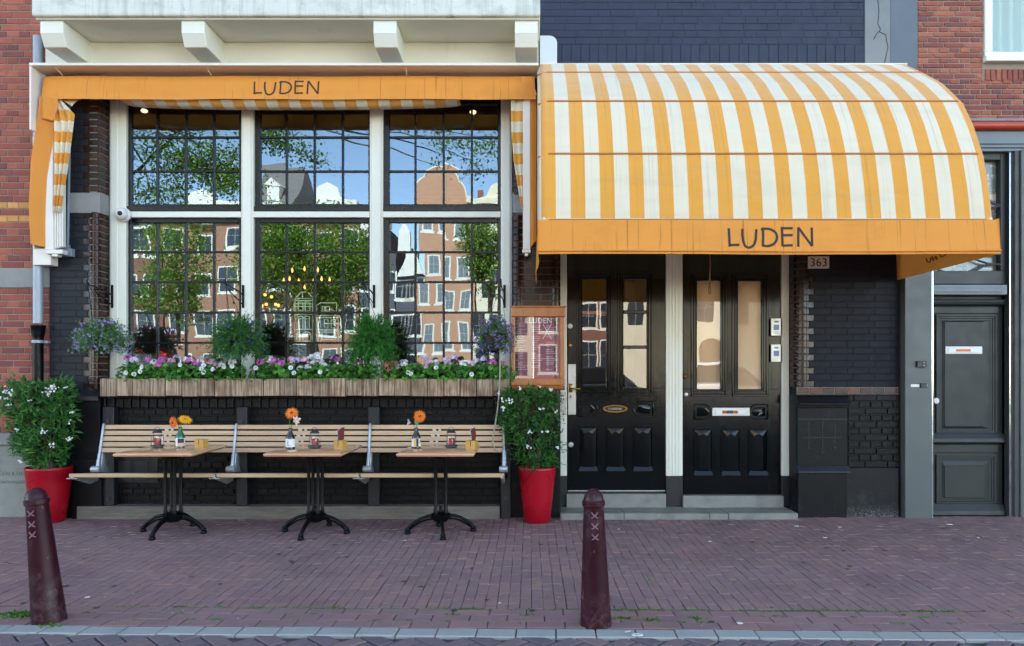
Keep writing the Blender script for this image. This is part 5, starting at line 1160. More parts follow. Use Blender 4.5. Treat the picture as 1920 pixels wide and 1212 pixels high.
def shrub(label, potobj, dens, wfun, z0, z1, lfm, leafl, blooms, depth, sprays=0, cluster_leaf=False):
    c0 = Vector(potobj.location); t = thing('potted_shrub', label, 'shrub', c0+Vector((0, 0, .47)), 'shrubs in red pots')
    st = MB(); fo = MB()
    for k in range(16):
        a = R.uniform(0, 6.28); zt_ = R.uniform(.55, .9)*(z1-z0)+z0; L0, R0 = wfun((zt_-z0)/(z1-z0)); xx = R.uniform(L0, R0)*.7
        st.tube([c0+Vector((.06*math.cos(a), .06*math.sin(a), .46)), c0+Vector((xx*.4, .05*math.sin(a), (zt_+.46)/2)), Vector((c0.x+xx, c0.y+R.uniform(-.1, .1), zt_))], [.008, .006, .003], 5)
    st.build('stems', bark, t)
    clumps = []
    for k in range(dens):
        f = R.random()**.85; z = z0+(z1-z0)*f; L0, R0 = wfun(f); wd = (R0-L0)/2; cx = (L0+R0)/2
        a = R.uniform(0, 6.28); rr = math.sqrt(R.uniform(.12, 1)); edge = R.uniform(.86, 1.14)
        if noise_.noise(Vector((c0.x+cx+wd*rr*math.cos(a), a, z))*7) < -.27: continue
        clumps.append(Vector((c0.x+cx+wd*rr*edge*math.cos(a), c0.y+min(depth, wd)*rr*math.sin(a), z+R.gauss(0, .012))))
    for c in clumps:
        outd = (c-Vector((c0.x, c0.y, c.z-.15))).normalized()
        for _ in range(R.randint(5, 9)):
            d = (outd*.8+rv()*.8+Vector((0, 0, -.15))).normalized(); leaf(fo, c+rv()*.02, d, (rv()*.6+Vector((0, -.4, .8))).normalized(), leafl*R.choice((.55, .8, 1, 1.15, 1.5)), leafl*R.uniform(.24, .46))
    for k in range(sprays):
        f = R.uniform(.1, 1.0); L0, R0 = wfun(f); sg = R.choice((-1, 1)); x = c0.x+(L0 if sg < 0 else R0)*.85; z = z0+(z1-z0)*f; p_ = Vector((x, c0.y-R.uniform(0, .12), z)); d = Vector((sg*R.uniform(.3, 1), R.uniform(-.5, .2), R.uniform(-.3, .9))).normalized()
        for j in range(5):
            q = p_+d*j*.024; leaf(fo, q, (d+rv()*.8).normalized(), Vector((0, -.3, 1)), leafl*.9, leafl*.3)
    fo.build('foliage', lfm, t, fix=False, kind='stuff')
    for (px, py, n, sp) in blooms:
        mb = MB(); p = -c0.y+depth*.95
        cc = W(px, py, p)
        for _ in range(n): star(mb, cc+Vector((R.gauss(0, sp), R.uniform(-.03, .02), R.gauss(0, sp*.8))), (rv()*.7+Vector((0, -1, .3))).normalized(), R.uniform(.009, .0135))
        mb.build('blossom', pw, t, fix=False)
    return t
w1 = lambda f: (X(62+(4-62)*min(1, f*1.25)**.8 if f < .9 else 4+ (f-.9)*380, .25)-lp.location.x, X(112+(137-112)*min(1, f*1.5)-(max(0, f-.85)*120), .25)-lp.location.x)
shrub('loose green shrub with white star flowers spilling over its red pot by the brick wall', lp, 680, w1, .50, 1.325, lf1, .062,
      ((97, 728, 14, .028), (89, 737, 8, .02), (8, 733, 6, .02), (22, 737, 7, .018), (8, 748, 5, .015), (124, 727, 3, .01), (83, 810, 7, .014), (99, 835, 7, .014), (133, 822, 7, .016), (139, 774, 4, .010), (38, 866, 5, .012), (17, 760, 4, .012), (131, 790, 3, .01), (31, 806, 4, .02), (53, 752, 3, .01)), .22, 20)
w2 = lambda f: (X(974-34*min(1, f*1.6), .25)-rp.location.x, X(1042+7*min(1, f*2)-max(0, f-.9)*100, .25)-rp.location.x)
shrub('dense clipped shrub dotted with white flowers under the menu case', rp, 560, w2, .50, 1.25, lf2, .05,
      ((957, 751, 8, .018), (974, 728, 5, .012), (1033, 731, 6, .014), (1013, 766, 5, .013), (993, 811, 5, .012), (1024, 810, 5, .012), (992, 838, 7, .014), (1012, 728, 3, .01), (946, 766, 5, .012), (936, 738, 3, .01), (1045, 840, 3, .01), (941, 751, 5, .012), (1043, 772, 3, .01)), .19, 24)
# hanging baskets on scroll brackets
def bracket(px, py, label):
    x, z = X(px, PF), Z(py, PF); t = thing('basket_bracket', label, 'bracket', (x, -PF, z), 'scroll brackets on the window posts'); zt_, zb_ = Z(535, PF), Z(578, PF)
    MB().box(x-.012, x+.012, PF+.012, PF+.022, zb_, zt_).build('back_plate', iron, t, bev=.002)
    y = -PF-.02
    MB().tube([(x, y, zt_-.10), (x-.01, y-.10, zt_-.07), (x-.02, y-.22, zt_-.05), (x-.02, y-.34, zt_-.04), (x-.02, y-.38, zt_-.015), (x-.02, y-.36, zt_+.01)], .007, 6).build('arm', iron, t, smooth=60)
    MB().tube([(x, y, zb_+.03), (x-.01, y-.08, zb_+.07), (x-.035, y-.15, zb_+.11), (x-.05, y-.20, zb_+.15), (x-.035, y-.24, zb_+.165), (x-.02, y-.2, zb_+.15)], .005, 6).build('scroll', iron, t, smooth=60)
    return Vector((x-.02, y-.36, zt_-.03))
lob = [M('lavender_flower', (150, 130, 196), .6, .1, bmp=0, trans=.2), M('blue_flower', (62, 68, 170), .6, .1, bmp=0, trans=.2), M('violet_flower', (124, 84, 190), .6, .1, bmp=0, trans=.2)]
lfg = leaf_mat('basket_leaf', [(78, 122, 58), (102, 146, 76), (60, 102, 48), (122, 160, 88)]); lfgr = leaf_mat('grassy_leaf', [(56, 122, 44), (42, 98, 38), (78, 146, 54), (62, 128, 50)]); lfb = leaf_mat('blue_green_basket_leaf', [(58, 110, 52), (76, 130, 62), (44, 90, 44), (92, 138, 72)])
def basket(bpx, cx, cy, rx, ry, label, blabel, lm, fm, nfl, nst, fine, potvis, dens=1.0):
    hk = bracket(bpx, 556, blabel); p = .23
    c = W(cx, cy, p); t = thing('hanging_basket', label, 'hanging basket', c, 'hanging flower baskets'); RX, RZ = rx/S(p), ry/S(p)
    pc = c+Vector((0, 0, -.06 if not potvis else -.03))
    MB().lathe([(.085, -.09), (.10, -.08), (.125, .06), (.132, .065), (.125, .07)] if potvis else [(.06, -.05), (.08, -.04), (.11, .06), (.115, .065), (.11, .07)], pc.x, -pc.y, 24, 0, pc.z).build('basket', blackplastic, t, smooth=40)
    w_ = MB()
    for a in (0.5, 2.6, 4.7): w_.tube([hk, pc+Vector((.125*math.cos(a), .125*math.sin(a), .06))], .0025, 4)
    w_.build('hanger_wire', iron, t)
    fo = MB(); fl = MB()
    for k in range(int(nst*dens)):
        a = R.uniform(0, 6.28); e = R.uniform(-.75, 1.35); rr = R.uniform(.5, 1.08)*(1.22 if R.random() < .1 else 1)
        d = Vector((math.cos(a)*math.cos(e), math.sin(a)*math.cos(e)*.8, math.sin(e)))
        tip = c+Vector((d.x*RX*rr, d.y*min(RX, .24)*rr, d.z*RZ*rr*1.05-(.5*RZ*max(0, 1-abs(e))*rr)*R.uniform(.3, 1.15)))
        base = pc+Vector((R.uniform(-.08, .08), R.uniform(-.08, .08), .06)); mid = (base+tip)/2+Vector((d.x*.03, d.y*.03, .05+.03*R.random()))
        n = 7; prev = None
        pts = [base*(1-q)**2+mid*2*q*(1-q)+tip*q*q for q in [i/n for i in range(n+1)]]
        if fine:
            sv = d.cross(Vector((0, 0, 1))).normalized()*.0035
            for i in range(n): fo.add([pts[i]-sv, pts[i]+sv, pts[i+1]+sv*.8, pts[i+1]-sv*.8], [(0, 1, 2, 3)])
            for i in range(2, n+1):
                for _ in range(3): leaf(fo, pts[i], ((pts[i]-pts[i-1]).normalized()+rv()*.75).normalized(), rv(), R.uniform(.03, .055), .006)
        else:
            for i in range(1, n+1):
                for _ in range(2): leaf(fo, pts[i], ((pts[i]-pts[i-1]).normalized()+rv()).normalized(), rv(), R.uniform(.016, .03), .010)
        if R.random() < nfl:
            for _ in range(2): q = pts[R.choice((n, n-1, n-2, n))]+rv()*.012; star(fl, q, (rv()*.7+Vector((0, -1, .3))).normalized(), R.uniform(.009, .014))
    fo.build('foliage', lm, t, fix=False, kind='stuff')
    if fl.v: fl.build('blossoms', fm, t, fix=False, kind='stuff')
    return t
basket(212, 192, 636, 58, 34, 'hanging basket of pale lavender lobelia at the left window post', 'iron scroll bracket holding the lavender basket', lfg, lob[0], .42, 560, False, False)
basket(457, 446, 640, 57, 44, 'hanging basket of green trailing stems with deep blue flowers', 'iron scroll bracket above the blue flowered basket', lfb, lob[1], .1, 560, True, False)
basket(702, 698, 645, 50, 50, 'hanging basket of fine grassy green foliage without flowers', 'iron scroll bracket above the grassy green basket', lfgr, None, 0, 700, True, False)
basket(946, 928, 634, 40, 40, 'hanging black pot of violet flowers beside the menu case', 'iron scroll bracket holding the violet flowered pot', lfg, lob[2], .7, 300, False, True)
# geraniums and petunias in the window box
pet = {'m': M('magenta_petal', (212, 116, 192), .6, .12, 60, bmp=0, trans=.2), 'w': pw, 'p': M('light_pink_petal', (232, 186, 208), .6, .08, 60, bmp=0, trans=.2), 'l': M('lilac_white_petal', (218, 204, 232), .6, .08, 60, bmp=0, trans=.2), 's': M('salmon_petal', (226, 140, 140), .6, .1, 60, bmp=0, trans=.2)}
lfz = leaf_mat('geranium_leaf', [(64, 124, 40), (46, 96, 34), (84, 146, 50), (104, 162, 60), (54, 110, 42)], .25)
HEADS = {}
def head(kind, t, c):
    key = kind if kind in HEADS else None
    if not key:
        for v in range(3):
            mb = MB(); n = 22 if kind != 't' else 5
            for k in range(n):
                d = rv(); d.z = abs(d.z)*.9-.1; d.normalize(); star(mb, d*.036*R.uniform(.75, 1.1), (d+rv()*.35).normalized(), R.uniform(.015, .020))
            HEADS.setdefault(kind, []).append(mb.mesh('flower_head', pet[kind], fix=False))
    o = link('flower_head', R.choice(HEADS[kind]), t, Vector(c)-WO[t], (R.uniform(-.4, .4), R.uniform(-.4, .4), R.uniform(0, 6))); o.scale = [R.uniform(.8, 1.1)]*3
PETU = []
def petunia(t, c):
    if not PETU:
        for v in range(2):
            mb = MB().lathe([(.004, -.02), (.007, 0), (.018, .012), (.023, .012)], 0, 0, 10); mb.f = mb.f[:-2]; mb.m = mb.m[:-2]; PETU.append(mb.mesh('petunia', pw, fix=False, smooth=60))
    q = (Vector((R.uniform(-.4, .4), -1, R.uniform(-.1, .5)))).to_track_quat('Z', 'Y').to_euler(); link('petunia', R.choice(PETU), t, Vector(c)-WO[t], q)
heads = [(240, 673, 'm'), (251, 676, 'l'), (277, 676, 'm'), (289, 680, 'w'), (303, 676, 'm'), (297, 684, 'm'), (310, 678, 'l'), (321, 677, 'p'), (332, 672, 'l'), (349, 676, 'w'), (357, 676, 'm'), (368, 684, 'm'), (378, 676, 'w'), (389, 676, 's'), (397, 681, 'p'), (405, 686, 'p'), (416, 684, 'w'), (434, 682, 'w'),
         (488, 680, 'm'), (505, 675, 'w'), (512, 678, 'm'), (527, 682, 'm'), (547, 676, 'p'), (557, 676, 'l'), (571, 677, 'p'), (585, 672, 'w'), (595, 666, 'w'), (588, 682, 'w'), (600, 678, 'w'), (607, 686, 'w'), (578, 690, 'w'), (563, 692, 'w'), (612, 692, 'w'), (628, 675, 'm'), (672, 681, 'm'),
         (727, 684, 's'), (740, 684, 's'), (725, 695, 's'), (757, 682, 'w'), (748, 691, 'w'), (778, 692, 'w'), (797, 672, 'l'), (803, 681, 'p'), (816, 680, 'w'), (800, 689, 'p'), (836, 675, 'l'), (840, 682, 'p'), (851, 671, 'l'), (868, 684, 'w'), (884, 684, 'p'), (893, 677, 'l'), (905, 676, 'l'), (923, 680, 'm'), (943, 683, 'm')]
petu = [(237, 699), (252, 702), (264, 697), (267, 689), (339, 684), (378, 692), (382, 686), (400, 693), (383, 699), (421, 688), (441, 678), (436, 687), (545, 690), (552, 700), (601, 698), (766, 699), (771, 702), (818, 690), (884, 702), (596, 670), (480, 690)]
gl = [(250, 'magenta geranium at the far left end of the window box'), (296, 'bright magenta geranium cluster left of centre in the left bay'), (338, 'pale pink and white geranium in the middle of the left bay'), (384, 'large magenta geranium in the right half of the left bay'), (428, 'white petunia under the blue flowered hanging basket'),
      (500, 'white and magenta geranium at the left end of the centre bay'), (540, 'pale pink geranium with one big magenta head in the centre bay'), (590, 'big bunch of white geraniums in the centre bay'), (638, 'lilac geranium right of the white bunch in the centre bay'), (674, 'single magenta geranium under the grassy basket'),
      (736, 'salmon pink geranium at the left end of the right bay'), (770, 'white geranium beside the salmon one in the right bay'), (808, 'pale pink geranium in the middle of the right bay'), (850, 'lilac white geranium right of the middle in the right bay'), (892, 'pink and lilac geranium in the right bay by the violet pot'), (935, 'small magenta geranium at the right end of the window box')]
gth = []
for px, lb in gl:
    t = thing('geranium', lb, 'geranium', W(px, 712, .11), 'flowers in the window box'); gth.append((px, t)); mb = MB()
    for k in range(150):
        x = R.gauss(0, 17); py = R.uniform(683, 712)+abs(x)*.12; c = W(px+max(-30, min(30, x)), py, .06+R.uniform(0, .16)); nn = (Vector((R.uniform(-.6, .6), R.uniform(-1, .1), R.uniform(.2, 1)))).normalized(); qd = nn.to_track_quat('Z', 'Y'); r = R.uniform(.014, .027); ph = R.uniform(0, 6.28)
        rim = [c+(qd @ Vector((r*(1+.12*math.cos(5*a))*math.cos(a+ph), r*(1+.12*math.cos(5*a))*math.sin(a+ph), .004))) for a in [2*math.pi*j/9 for j in range(9)]]
        mb.add([c]+rim, [(0, j+1, (j+1) % 9+1) for j in range(8)])
    for q in range(6): a = W(px+R.uniform(-20, 20), 708, .1); mb.tube([a, a+Vector((R.uniform(-.03, .03), -.02, R.uniform(.08, .16)))], .003, 4)
    mb.build('foliage', lfz, t, fix=False, kind='stuff')
for x, y, k in heads: t = min(gth, key=lambda g: abs(g[0]-x))[1]; head(k, t, W(x, y, .12+R.uniform(0, .07)))
for x, y in petu: t = min(gth, key=lambda g: abs(g[0]-x))[1]; petunia(t, W(x, y, .21))
# ================================================================== BOLLARDS
def bollard(base, lean, label):
    t = thing('bollard', label, 'bollard', base, 'maroon iron bollards along the kerb'); t.rotation_euler = (0, lean, 0)
    prof = [(.088, -.05), (.088, .0), (.084, .08), (.0565, .655), (.0575, .66), (.0635, .664), (.0640, .690), (.0575, .694)]+[(.0565*math.cos(a), .696+.062*math.sin(a)) for a in [math.pi/2*k/8 for k in range(8)]]+[(.001, .758)]
    link('shaft', MB().lathe(prof, 0, 0, 36).mesh('shaft', bollm, smooth=40), t)
    for z in (.615, .555, .497):
        r = .0565+(.655-z)*(.0275/.575); mb = MB()
        for sg in (-1, 1):
            mb.tube([Vector((sg*.018*k, -math.sqrt(max(r*r-(.018*k)**2, 0))-.0005, z+.016*k+(.004 if abs(k) > .7 else 0))) for k in (-1, -.5, 0, .5, 1)], [.004, .0045, .0055, .0045, .004], 6)
        link('cross_relief', mb.mesh('cross_relief', xm, smooth=60), t)
    return t
b_l = W(88, 1166, 3.02); bollard((b_l.x, -3.00, 0), -.105, 'leaning maroon bollard at the far left in front of a red pot')
bollard((X(1117, 3.07), -3.07, 0), -.018, 'upright maroon bollard in front of the left black door')
# ================================================================== LITTER
for i, (px, py, lb) in enumerate(((1451, 1191, None),)): pass
paper = M('white_litter', (206, 206, 202), .8, .05)
def lit(px, py, l, w_, rz, lb, cat='litter', nm='cigarette_end', h=.006):
    s = (py-VY)/H; p = D-F/s; o = MB().box(-l/2, l/2, -w_/2, w_/2, .001, h).build(nm, paper, bev=.002); o.location = ((px-VX)/s, -p, .0035); o.rotation_euler = (0, 0, rz); props(o, lb, cat, 'litter on the paving')
for a in ((1493, 988, .04, .02, .2, 'white scrap on the paving right of the door step'), (1574, 990, .035, .018, 0, 'white scrap on the paving below the black plinth'), (1547, 1010, .04, .014, .3, 'thin white scrap right of the doors in mid paving'), (1780, 985, .05, .03, .1, 'pale scrap in front of the grey door'),
          (1834, 1010, .02, .014, .5, 'tiny white scrap in front of the far right post'), (1331, 1017, .03, .02, .6, 'small tan scrap between bollard and door step'), (1160, 994, .02, .016, .2, 'tiny white scrap just right of the bollard top'), (164, 1122, .028, .022, .4, 'white scrap right of the leaning bollard'),
          (1177, 1187, .035, .012, .5, 'crumpled white scrap at the foot of the upright bollard'), (1387, 1171, .03, .026, .2, 'white pebble like scrap near the kerb'), (937, 1133, .02, .01, .8, 'small leaf scrap left of the upright bollard on the paving'), (760, 1015, .018, .012, .3, 'tiny tan scrap before the right table'), (1120, 1177, .012, .012, .3, 'small white scrap on the kerb under the upright bollard')):
    lit(*a)
s = (1194-VY)/H; o = MB().tube([(.028*math.cos(2*math.pi*k/14), .014*math.sin(2*math.pi*k/14), .004) for k in range(15)], .004, 5).build('white_ring', paper); o.location = ((1195-VX)/s, -(D-F/s), .005); props(o, 'flattened white ring lying on the granite kerb', 'litter', 'litter on the paving')
# ================================================================== INSIDE THE DINING ROOM
ch = thing('chandelier', 'candle bulb chandelier glowing behind the centre window', 'chandelier', (X(575, -2), 2, 2.6)); cp = -2.0
mb = MB().tube([W(575, 380, cp), W(575, 545, cp)], .012, 6)
bl = [(548, 508), (571, 505), (596, 507), (543, 524), (603, 524), (532, 527), (618, 526), (571, 540), (560, 528), (588, 528)]
for x, y in bl: mb.tube([W(575, 548, cp), W((575+x)/2, y+24, cp), W(x, y+8, cp)], .006, 5)
mb.build('frame', brass, ch)
for x, y in bl: q = W(x, y, cp+R.uniform(-.2, .2)); MB().lathe([(.004, -.025), (.014, -.005), (.013, .01), (.003, .04)], q.x, -q.y, 8, 0, q.z).build('bulb', bulbm, ch, smooth=60)
c2 = thing('wall_light_row', 'row of small warm bulbs low behind the centre window', 'lamp', W(510, 570, -3.0)); cp = -3.0
MB().tube([W(482, 578, cp), W(525, 578, cp)], .01, 6).build('rail', brass, c2)
for x, y in ((491, 573), (499, 571), (517, 571), (522, 573), (497, 553), (509, 557)): q = W(x, y, cp); MB().sphere(q, .022, 8).build('bulb', bulbm, c2, smooth=60)
for px, py, lb in ((271.5, 208.5, 'lit ceiling spotlight behind the upper left window'), (887, 211, 'lit ceiling spotlight behind the upper right window')):
    t = thing('ceiling_spotlight', lb, 'spotlight', W(px, py, -.5), 'lit ceiling spotlights'); q = W(px, py, -.5)
    MB().lathe([(.032, 0), (.036, .02), (.036, .10), (.02, .12)], q.x, -q.y, 14, 0, q.z).build('can', blackplastic, t, smooth=40); MB().sphere(q+Vector((0, -.01, -.002)), .033, 10, sz=.6).build('bulb', spotm, t, smooth=60)
for px, py, lb, r in ((325, 463, 'warm pendant bulb behind the left window beside the brick reflection', .035), (281, 521, 'warm pendant bulb behind the far left pane', .045), (279, 552, 'small amber lamp low behind the far left pane', .03)):
    t = thing('pendant_lamp', lb, 'lamp', W(px, py, -2.2), 'warm pendant lamps inside'); q = W(px, py, -2.2); MB().sphere(q, r, 10, sz=.7).build('bulb', bulbm, t, smooth=60); MB().tube([q+Vector((0, 0, r*.6)), Vector((q.x, q.y, 4.3))], .006, 5).build('cord', blackplastic, t)
# drawn house fronts hung behind the centre panes
lime = M('pale_green_line', (196, 206, 160), .6, .03, bmp=0)
def ornament(label, lines):
    t = MB()
    for ln_ in lines: t.tube([W(a, b, -.25) for a, b in ln_], .0062, 4)
    o = t.build('house_outline_ornament', lime); props(o, label, 'ornament', 'outlined gable house ornaments')
def rc(a, b, c, d): return [(a, c), (b, c), (b, d), (a, d), (a, c)]
arc = lambda cx, cy, r, ry: [(cx+r*math.cos(math.pi*k/8), cy-ry*math.sin(math.pi*k/8)) for k in range(9)]
ornament('pale green outlined house with a neck gable hung in the centre window',
         [rc(553, 586, 560, 641), rc(551, 587, 570, 585), [(556, 558), (565, 548), (574, 548)], [(567, 549), (567, 558)], [(586, 558), (578, 549)], [(553, 564), (586, 564)]]+[rc(559+k*13, 568+k*13, 567, 583) for k in (0, 1)]+[rc(560+k*12, 568+k*12, 598, 617) for k in (0, 1)]+[arc(564+k*12, 598, 5, 5) for k in (0, 1)]+[rc(556, 562, 628, 640), rc(568, 583, 628, 640), arc(575, 628, 8, 5), arc(559, 628, 4, 3), [(551, 590), (587, 590)], [(551, 618), (587, 618)], [(551, 575), (587, 575)]])
ornament('pale green outlined house with a flat roof and shop window hung in the centre window',
         [rc(593, 634, 592, 642), [(593, 584), (593, 574), (601, 568), (631, 568), (631, 584)], rc(604, 618, 575, 584), rc(608, 611, 577, 584), rc(595, 601, 600, 615), rc(608, 615, 600, 615), rc(621, 629, 600, 615), [(593, 596), (634, 596)], [(593, 618), (634, 618)], [(593, 621), (634, 621)], rc(604, 629, 624, 637), rc(596, 602, 624, 640), [(607, 607), (634, 607)]])
# ================================================================== ACROSS THE CANAL (seen mirrored in the panes)
wf = M('far_white_trim', (226, 220, 204), .6, .05); gdk = M('far_dark_glass', (52, 56, 62), .1, .2, 2, bmp=0); glt = M('far_curtained_glass', (118, 124, 126), .3, .1, 3, bmp=0)
roof = M('far_grey_roof_tiles', (112, 106, 100), .8, .15, 3, (1, 1, 4)); rroof = M('far_red_roof', (150, 66, 50), .8)
def far_mat(n, c): return M(n, c, .8, .12, 1.5, bmp=0, dirt=[(tuple(int(v*.75) for v in c), .35, 12, .55, .8)])
HW = {}
def far_house(label, x0, x1, zt_, wm, gable, win, glass, trim=None, yy=-47, cat='building', floors=None):
    t = thing('canal_house', label, cat, ((x0+x1)/2, yy, 0), 'canal houses mirrored in the panes'); trim = trim or wf
    def bx(mb, a, b, y0, y1, z0, z1, m=0): return mb.box(a, b, y0, y1, z0, z1, m)
    bx(MB(), x0+.02, x1-.02, -yy, -yy+9, 0, zt_).build('wall', wm, t)
    xc = (x0+x1)/2; hw = (x1-x0)/2; F_ = -yy
    if gable == 'bell':
        side = [(x0+hw*.42*(1-math.cos(q)), zt_+2.1*math.sin(q)) for q in [math.pi/2*k/7 for k in range(8)]]
        top = [(xc-hw*.58*math.cos(q), zt_+2.1+.95*math.sin(q)) for q in [math.pi*k/12 for k in range(1, 12)]]
        full = side+top+[(2*xc-x, z) for x, z in reversed(side)]; MB().prism(full, F_-.35, F_).build('gable', wm, t)
        MB().tube([(x, -F_+.05, z) for x, z in full], .17, 6).build('gable_trim', trim, t, smooth=60)
        MB().prism([(xc-.9, zt_+2.05), (xc+.9, zt_+2.05)]+[(xc+.9*math.cos(q), zt_+2.05+.6*math.sin(q)) for q in [math.pi*k/8 for k in range(1, 8)]], F_, F_+.08).build('gable_crest', trim, t)
        for sx in (-.42, .42): MB().box(xc+sx*hw-.35, xc+sx*hw+.35, F_, F_+.06, zt_+.15, zt_+.95).prism([(xc+sx*hw-.4, zt_+.95), (xc+sx*hw+.4, zt_+.95), (xc+sx*hw, zt_+1.35)], F_, F_+.1).build('attic_window', trim, t)
    elif gable == 'neck':
        MB().prism([(x0, zt_), (x0+hw*.15, zt_+.4), (x0+hw*.5, zt_+1.4), (x0+hw*.55, zt_+3), (2*xc-x0-hw*.55, zt_+3), (2*xc-x0-hw*.5, zt_+1.4), (x1-hw*.15, zt_+.4), (x1, zt_)], F_-.35, F_).build('gable', wf, t)
        MB().prism([(x0+hw*.5, zt_+3), (2*xc-x0-hw*.5, zt_+3), (xc, zt_+3.8)], F_-.3, F_+.1).build('pediment', wf, t)
    elif gable == 'cornice':
        MB().box(x0-.1, x1+.1, F_-.7, F_+.1, zt_, zt_+.5).box(x0, x1, F_-.4, F_, zt_-.5, zt_-.001).build('cornice', trim, t, bev=.03)
        MB().prism([(x0+.3, zt_+.5), (xc-hw*.4, zt_+.8), (xc-hw*.3, zt_+1.6), (xc, zt_+2), (xc+hw*.3, zt_+1.6), (xc+hw*.4, zt_+.8), (x1-.3, zt_+.5)], F_-.3, F_).build('gable_crest', trim, t)
    elif gable == 'roof':
        MB().box(x0-.1, x1+.1, F_-.5, F_+.05, zt_, zt_+.4).build('cornice', trim, t)
        MB().prof([(F_-.3, zt_+.4), (F_+3.5, zt_+4.5), (F_+7, zt_+.4)], x0+.1, x1-.1).build('roof', roof, t)
        MB().box(xc-.6, xc+.6, F_-.1, F_+1.8, zt_+.6, zt_+2).prism([(xc-.75, zt_+2), (xc+.75, zt_+2), (xc, zt_+2.7)], F_-.2, F_+1.5).build('dormer', trim, t)
    MB().box(x0+.4, x0+.85, -yy+4, -yy+4.5, zt_, zt_+2.4).build('chimney', br3, t)
    for row in win:
        z, hh, ww, xs_ = row
        key = (round(ww, 2), round(hh, 2), trim.name)
        if key not in HW:
            f = MB().frame(-ww/2-.1, ww/2+.1, -hh/2-.1, hh/2+.1, .13, 0, .10); f.box(-.035, .035, 0, .06, -hh/2, hh/2).box(-ww/2, ww/2, 0, .05, -.03, .03)
            f.box(-ww/2-.2, ww/2+.2, 0, .16, -hh/2-.22, -hh/2-.1)
            HW[key] = f.mesh('window', trim)
        for fx in xs_:
            xw = x0+(x1-x0)*fx; wo = link('window', HW[key], t, Vector((xw, -F_+.001, z))-WO[t])
            gk = key+(glass.name, 'g')
            if gk not in HW: HW[gk] = MB().box(-ww/2, ww/2, .0, .02, -hh/2, hh/2).mesh('pane', glass)
            link('pane', HW[gk], wo)
    return t
def rows(z0, n, st, hh, ww, fr): return [(z0+i*st, hh-i*.12, ww, fr) for i in range(n)]
br1, br2, br3 = far_mat('far_tan_brick', (186, 138, 106)), far_mat('far_brown_brick', (158, 114, 88)), far_mat('far_red_brown_brick', (128, 84, 70)); dkb = far_mat('far_slate_paint', (82, 82, 88)); crm = far_mat('far_cream_stucco', (220, 208, 178)); wht = far_mat('far_white_stucco', (226, 222, 212))
xf = lambda px: (px-994)*54.25/1350
far_house('dark brick canal house behind the tree at the far left of the reflections', xf(60), xf(291), 12.5, br3, 'cornice', rows(2.2, 4, 3, 1.9, 1.1, (.12, .3, .5, .7, .88)), gdk)
far_house('brown brick canal house with white sash windows mirrored in the left window', xf(293), xf(453), 13.4, br2, 'cornice', rows(2.4, 4, 3.05, 1.8, 1.25, (.16, .5, .84)), gdk)
far_house('canal house with grey tiled roof mirrored in the centre window', xf(455), xf(545), 13.6, br3, 'roof', rows(2.4, 4, 3.05, 1.8, 1.1, (.25, .75)), gdk)
far_house('white topped canal house with an ornate cornice mirrored in the centre window', xf(547), xf(672), 13.6, br2, 'cornice', rows(2.4, 4, 3.05, 1.9, 1.1, (.18, .5, .82)), gdk)
far_house('slate grey canal house mirrored between centre and right windows', xf(674), xf(733), 12.2, dkb, 'cornice', rows(2.4, 3, 3.05, 1.8, 1.05, (.28, .74)), gdk)
far_house('white necked gable house mirrored at the left of the right window', xf(735), xf(783), 9.0, dkb, 'neck', rows(2.2, 3, 2.9, 1.7, 1.0, (.3, .72)), gdk)
far_house('tan brick house with a bell gable mirrored in the right window', xf(785), xf(882), 13.8, br1, 'bell', rows(1.5, 5, 2.75, 1.7, .66, (.16, .5, .84)), glt)
far_house('cream stucco canal house with a balustrade top mirrored at the right edge', xf(884), xf(1000), 14.2, crm, 'cornice', rows(2.2, 4, 3.0, 1.8, 1.0, (.2, .5, .8)), gdk, crm)
far_house('red brown canal house with tall white windows mirrored in the left door glass', xf(1002), xf(1170), 13, br3, 'cornice', rows(2.6, 4, 3.0, 2, 1.2, (.15, .4, .65, .88)), gdk)
dh = far_house('cream stone house with an arched doorway mirrored in the right door glass', xf(1172), xf(1500), 13, crm, 'cornice', rows(6.2, 3, 3.0, 2, 1.2, (.1, .3, .5, .7, .9)), gdk, crm)
xd = xf(1348); MB().prism([(xd-.9, 0), (xd+.9, 0), (xd+.9, 3)]+[(xd+.9*math.cos(a), 3+.9*math.sin(a)) for a in [math.pi*k/10 for k in range(1, 10)]]+[(xd-.9, 3)], 46.9, 47).build('door', M('far_brown_door', (120, 92, 66), .6), dh)
sg = thing('restaurant_sign', 'small maroon restaurant sign with red awnings mirrored low in the left window', 'sign', (xf(288), -46.8, 4.6), None)
MB().box(xf(263), xf(313), 46.70, 46.78, 4.35, 4.85).build('board', far_mat('maroon_sign', (96, 22, 60)), sg)
o = text_obj('sign_text', 'RESTAURANT', .44, M('sign_white', (235, 225, 235), .6, .02), sg, (xf(288), -46.68, 4.6)); o.rotation_euler = (math.pi/2, 0, math.pi)
for a_ in (258, 292): MB().prof([(46.75, 3.9), (46.0, 3.3), (46.0, 3.1), (46.75, 3.1)], xf(a_), xf(a_+28)).build('awning', far_mat('red_cloth', (196, 40, 34)) if 'red_cloth' not in MATS else MATS['red_cloth'], sg)
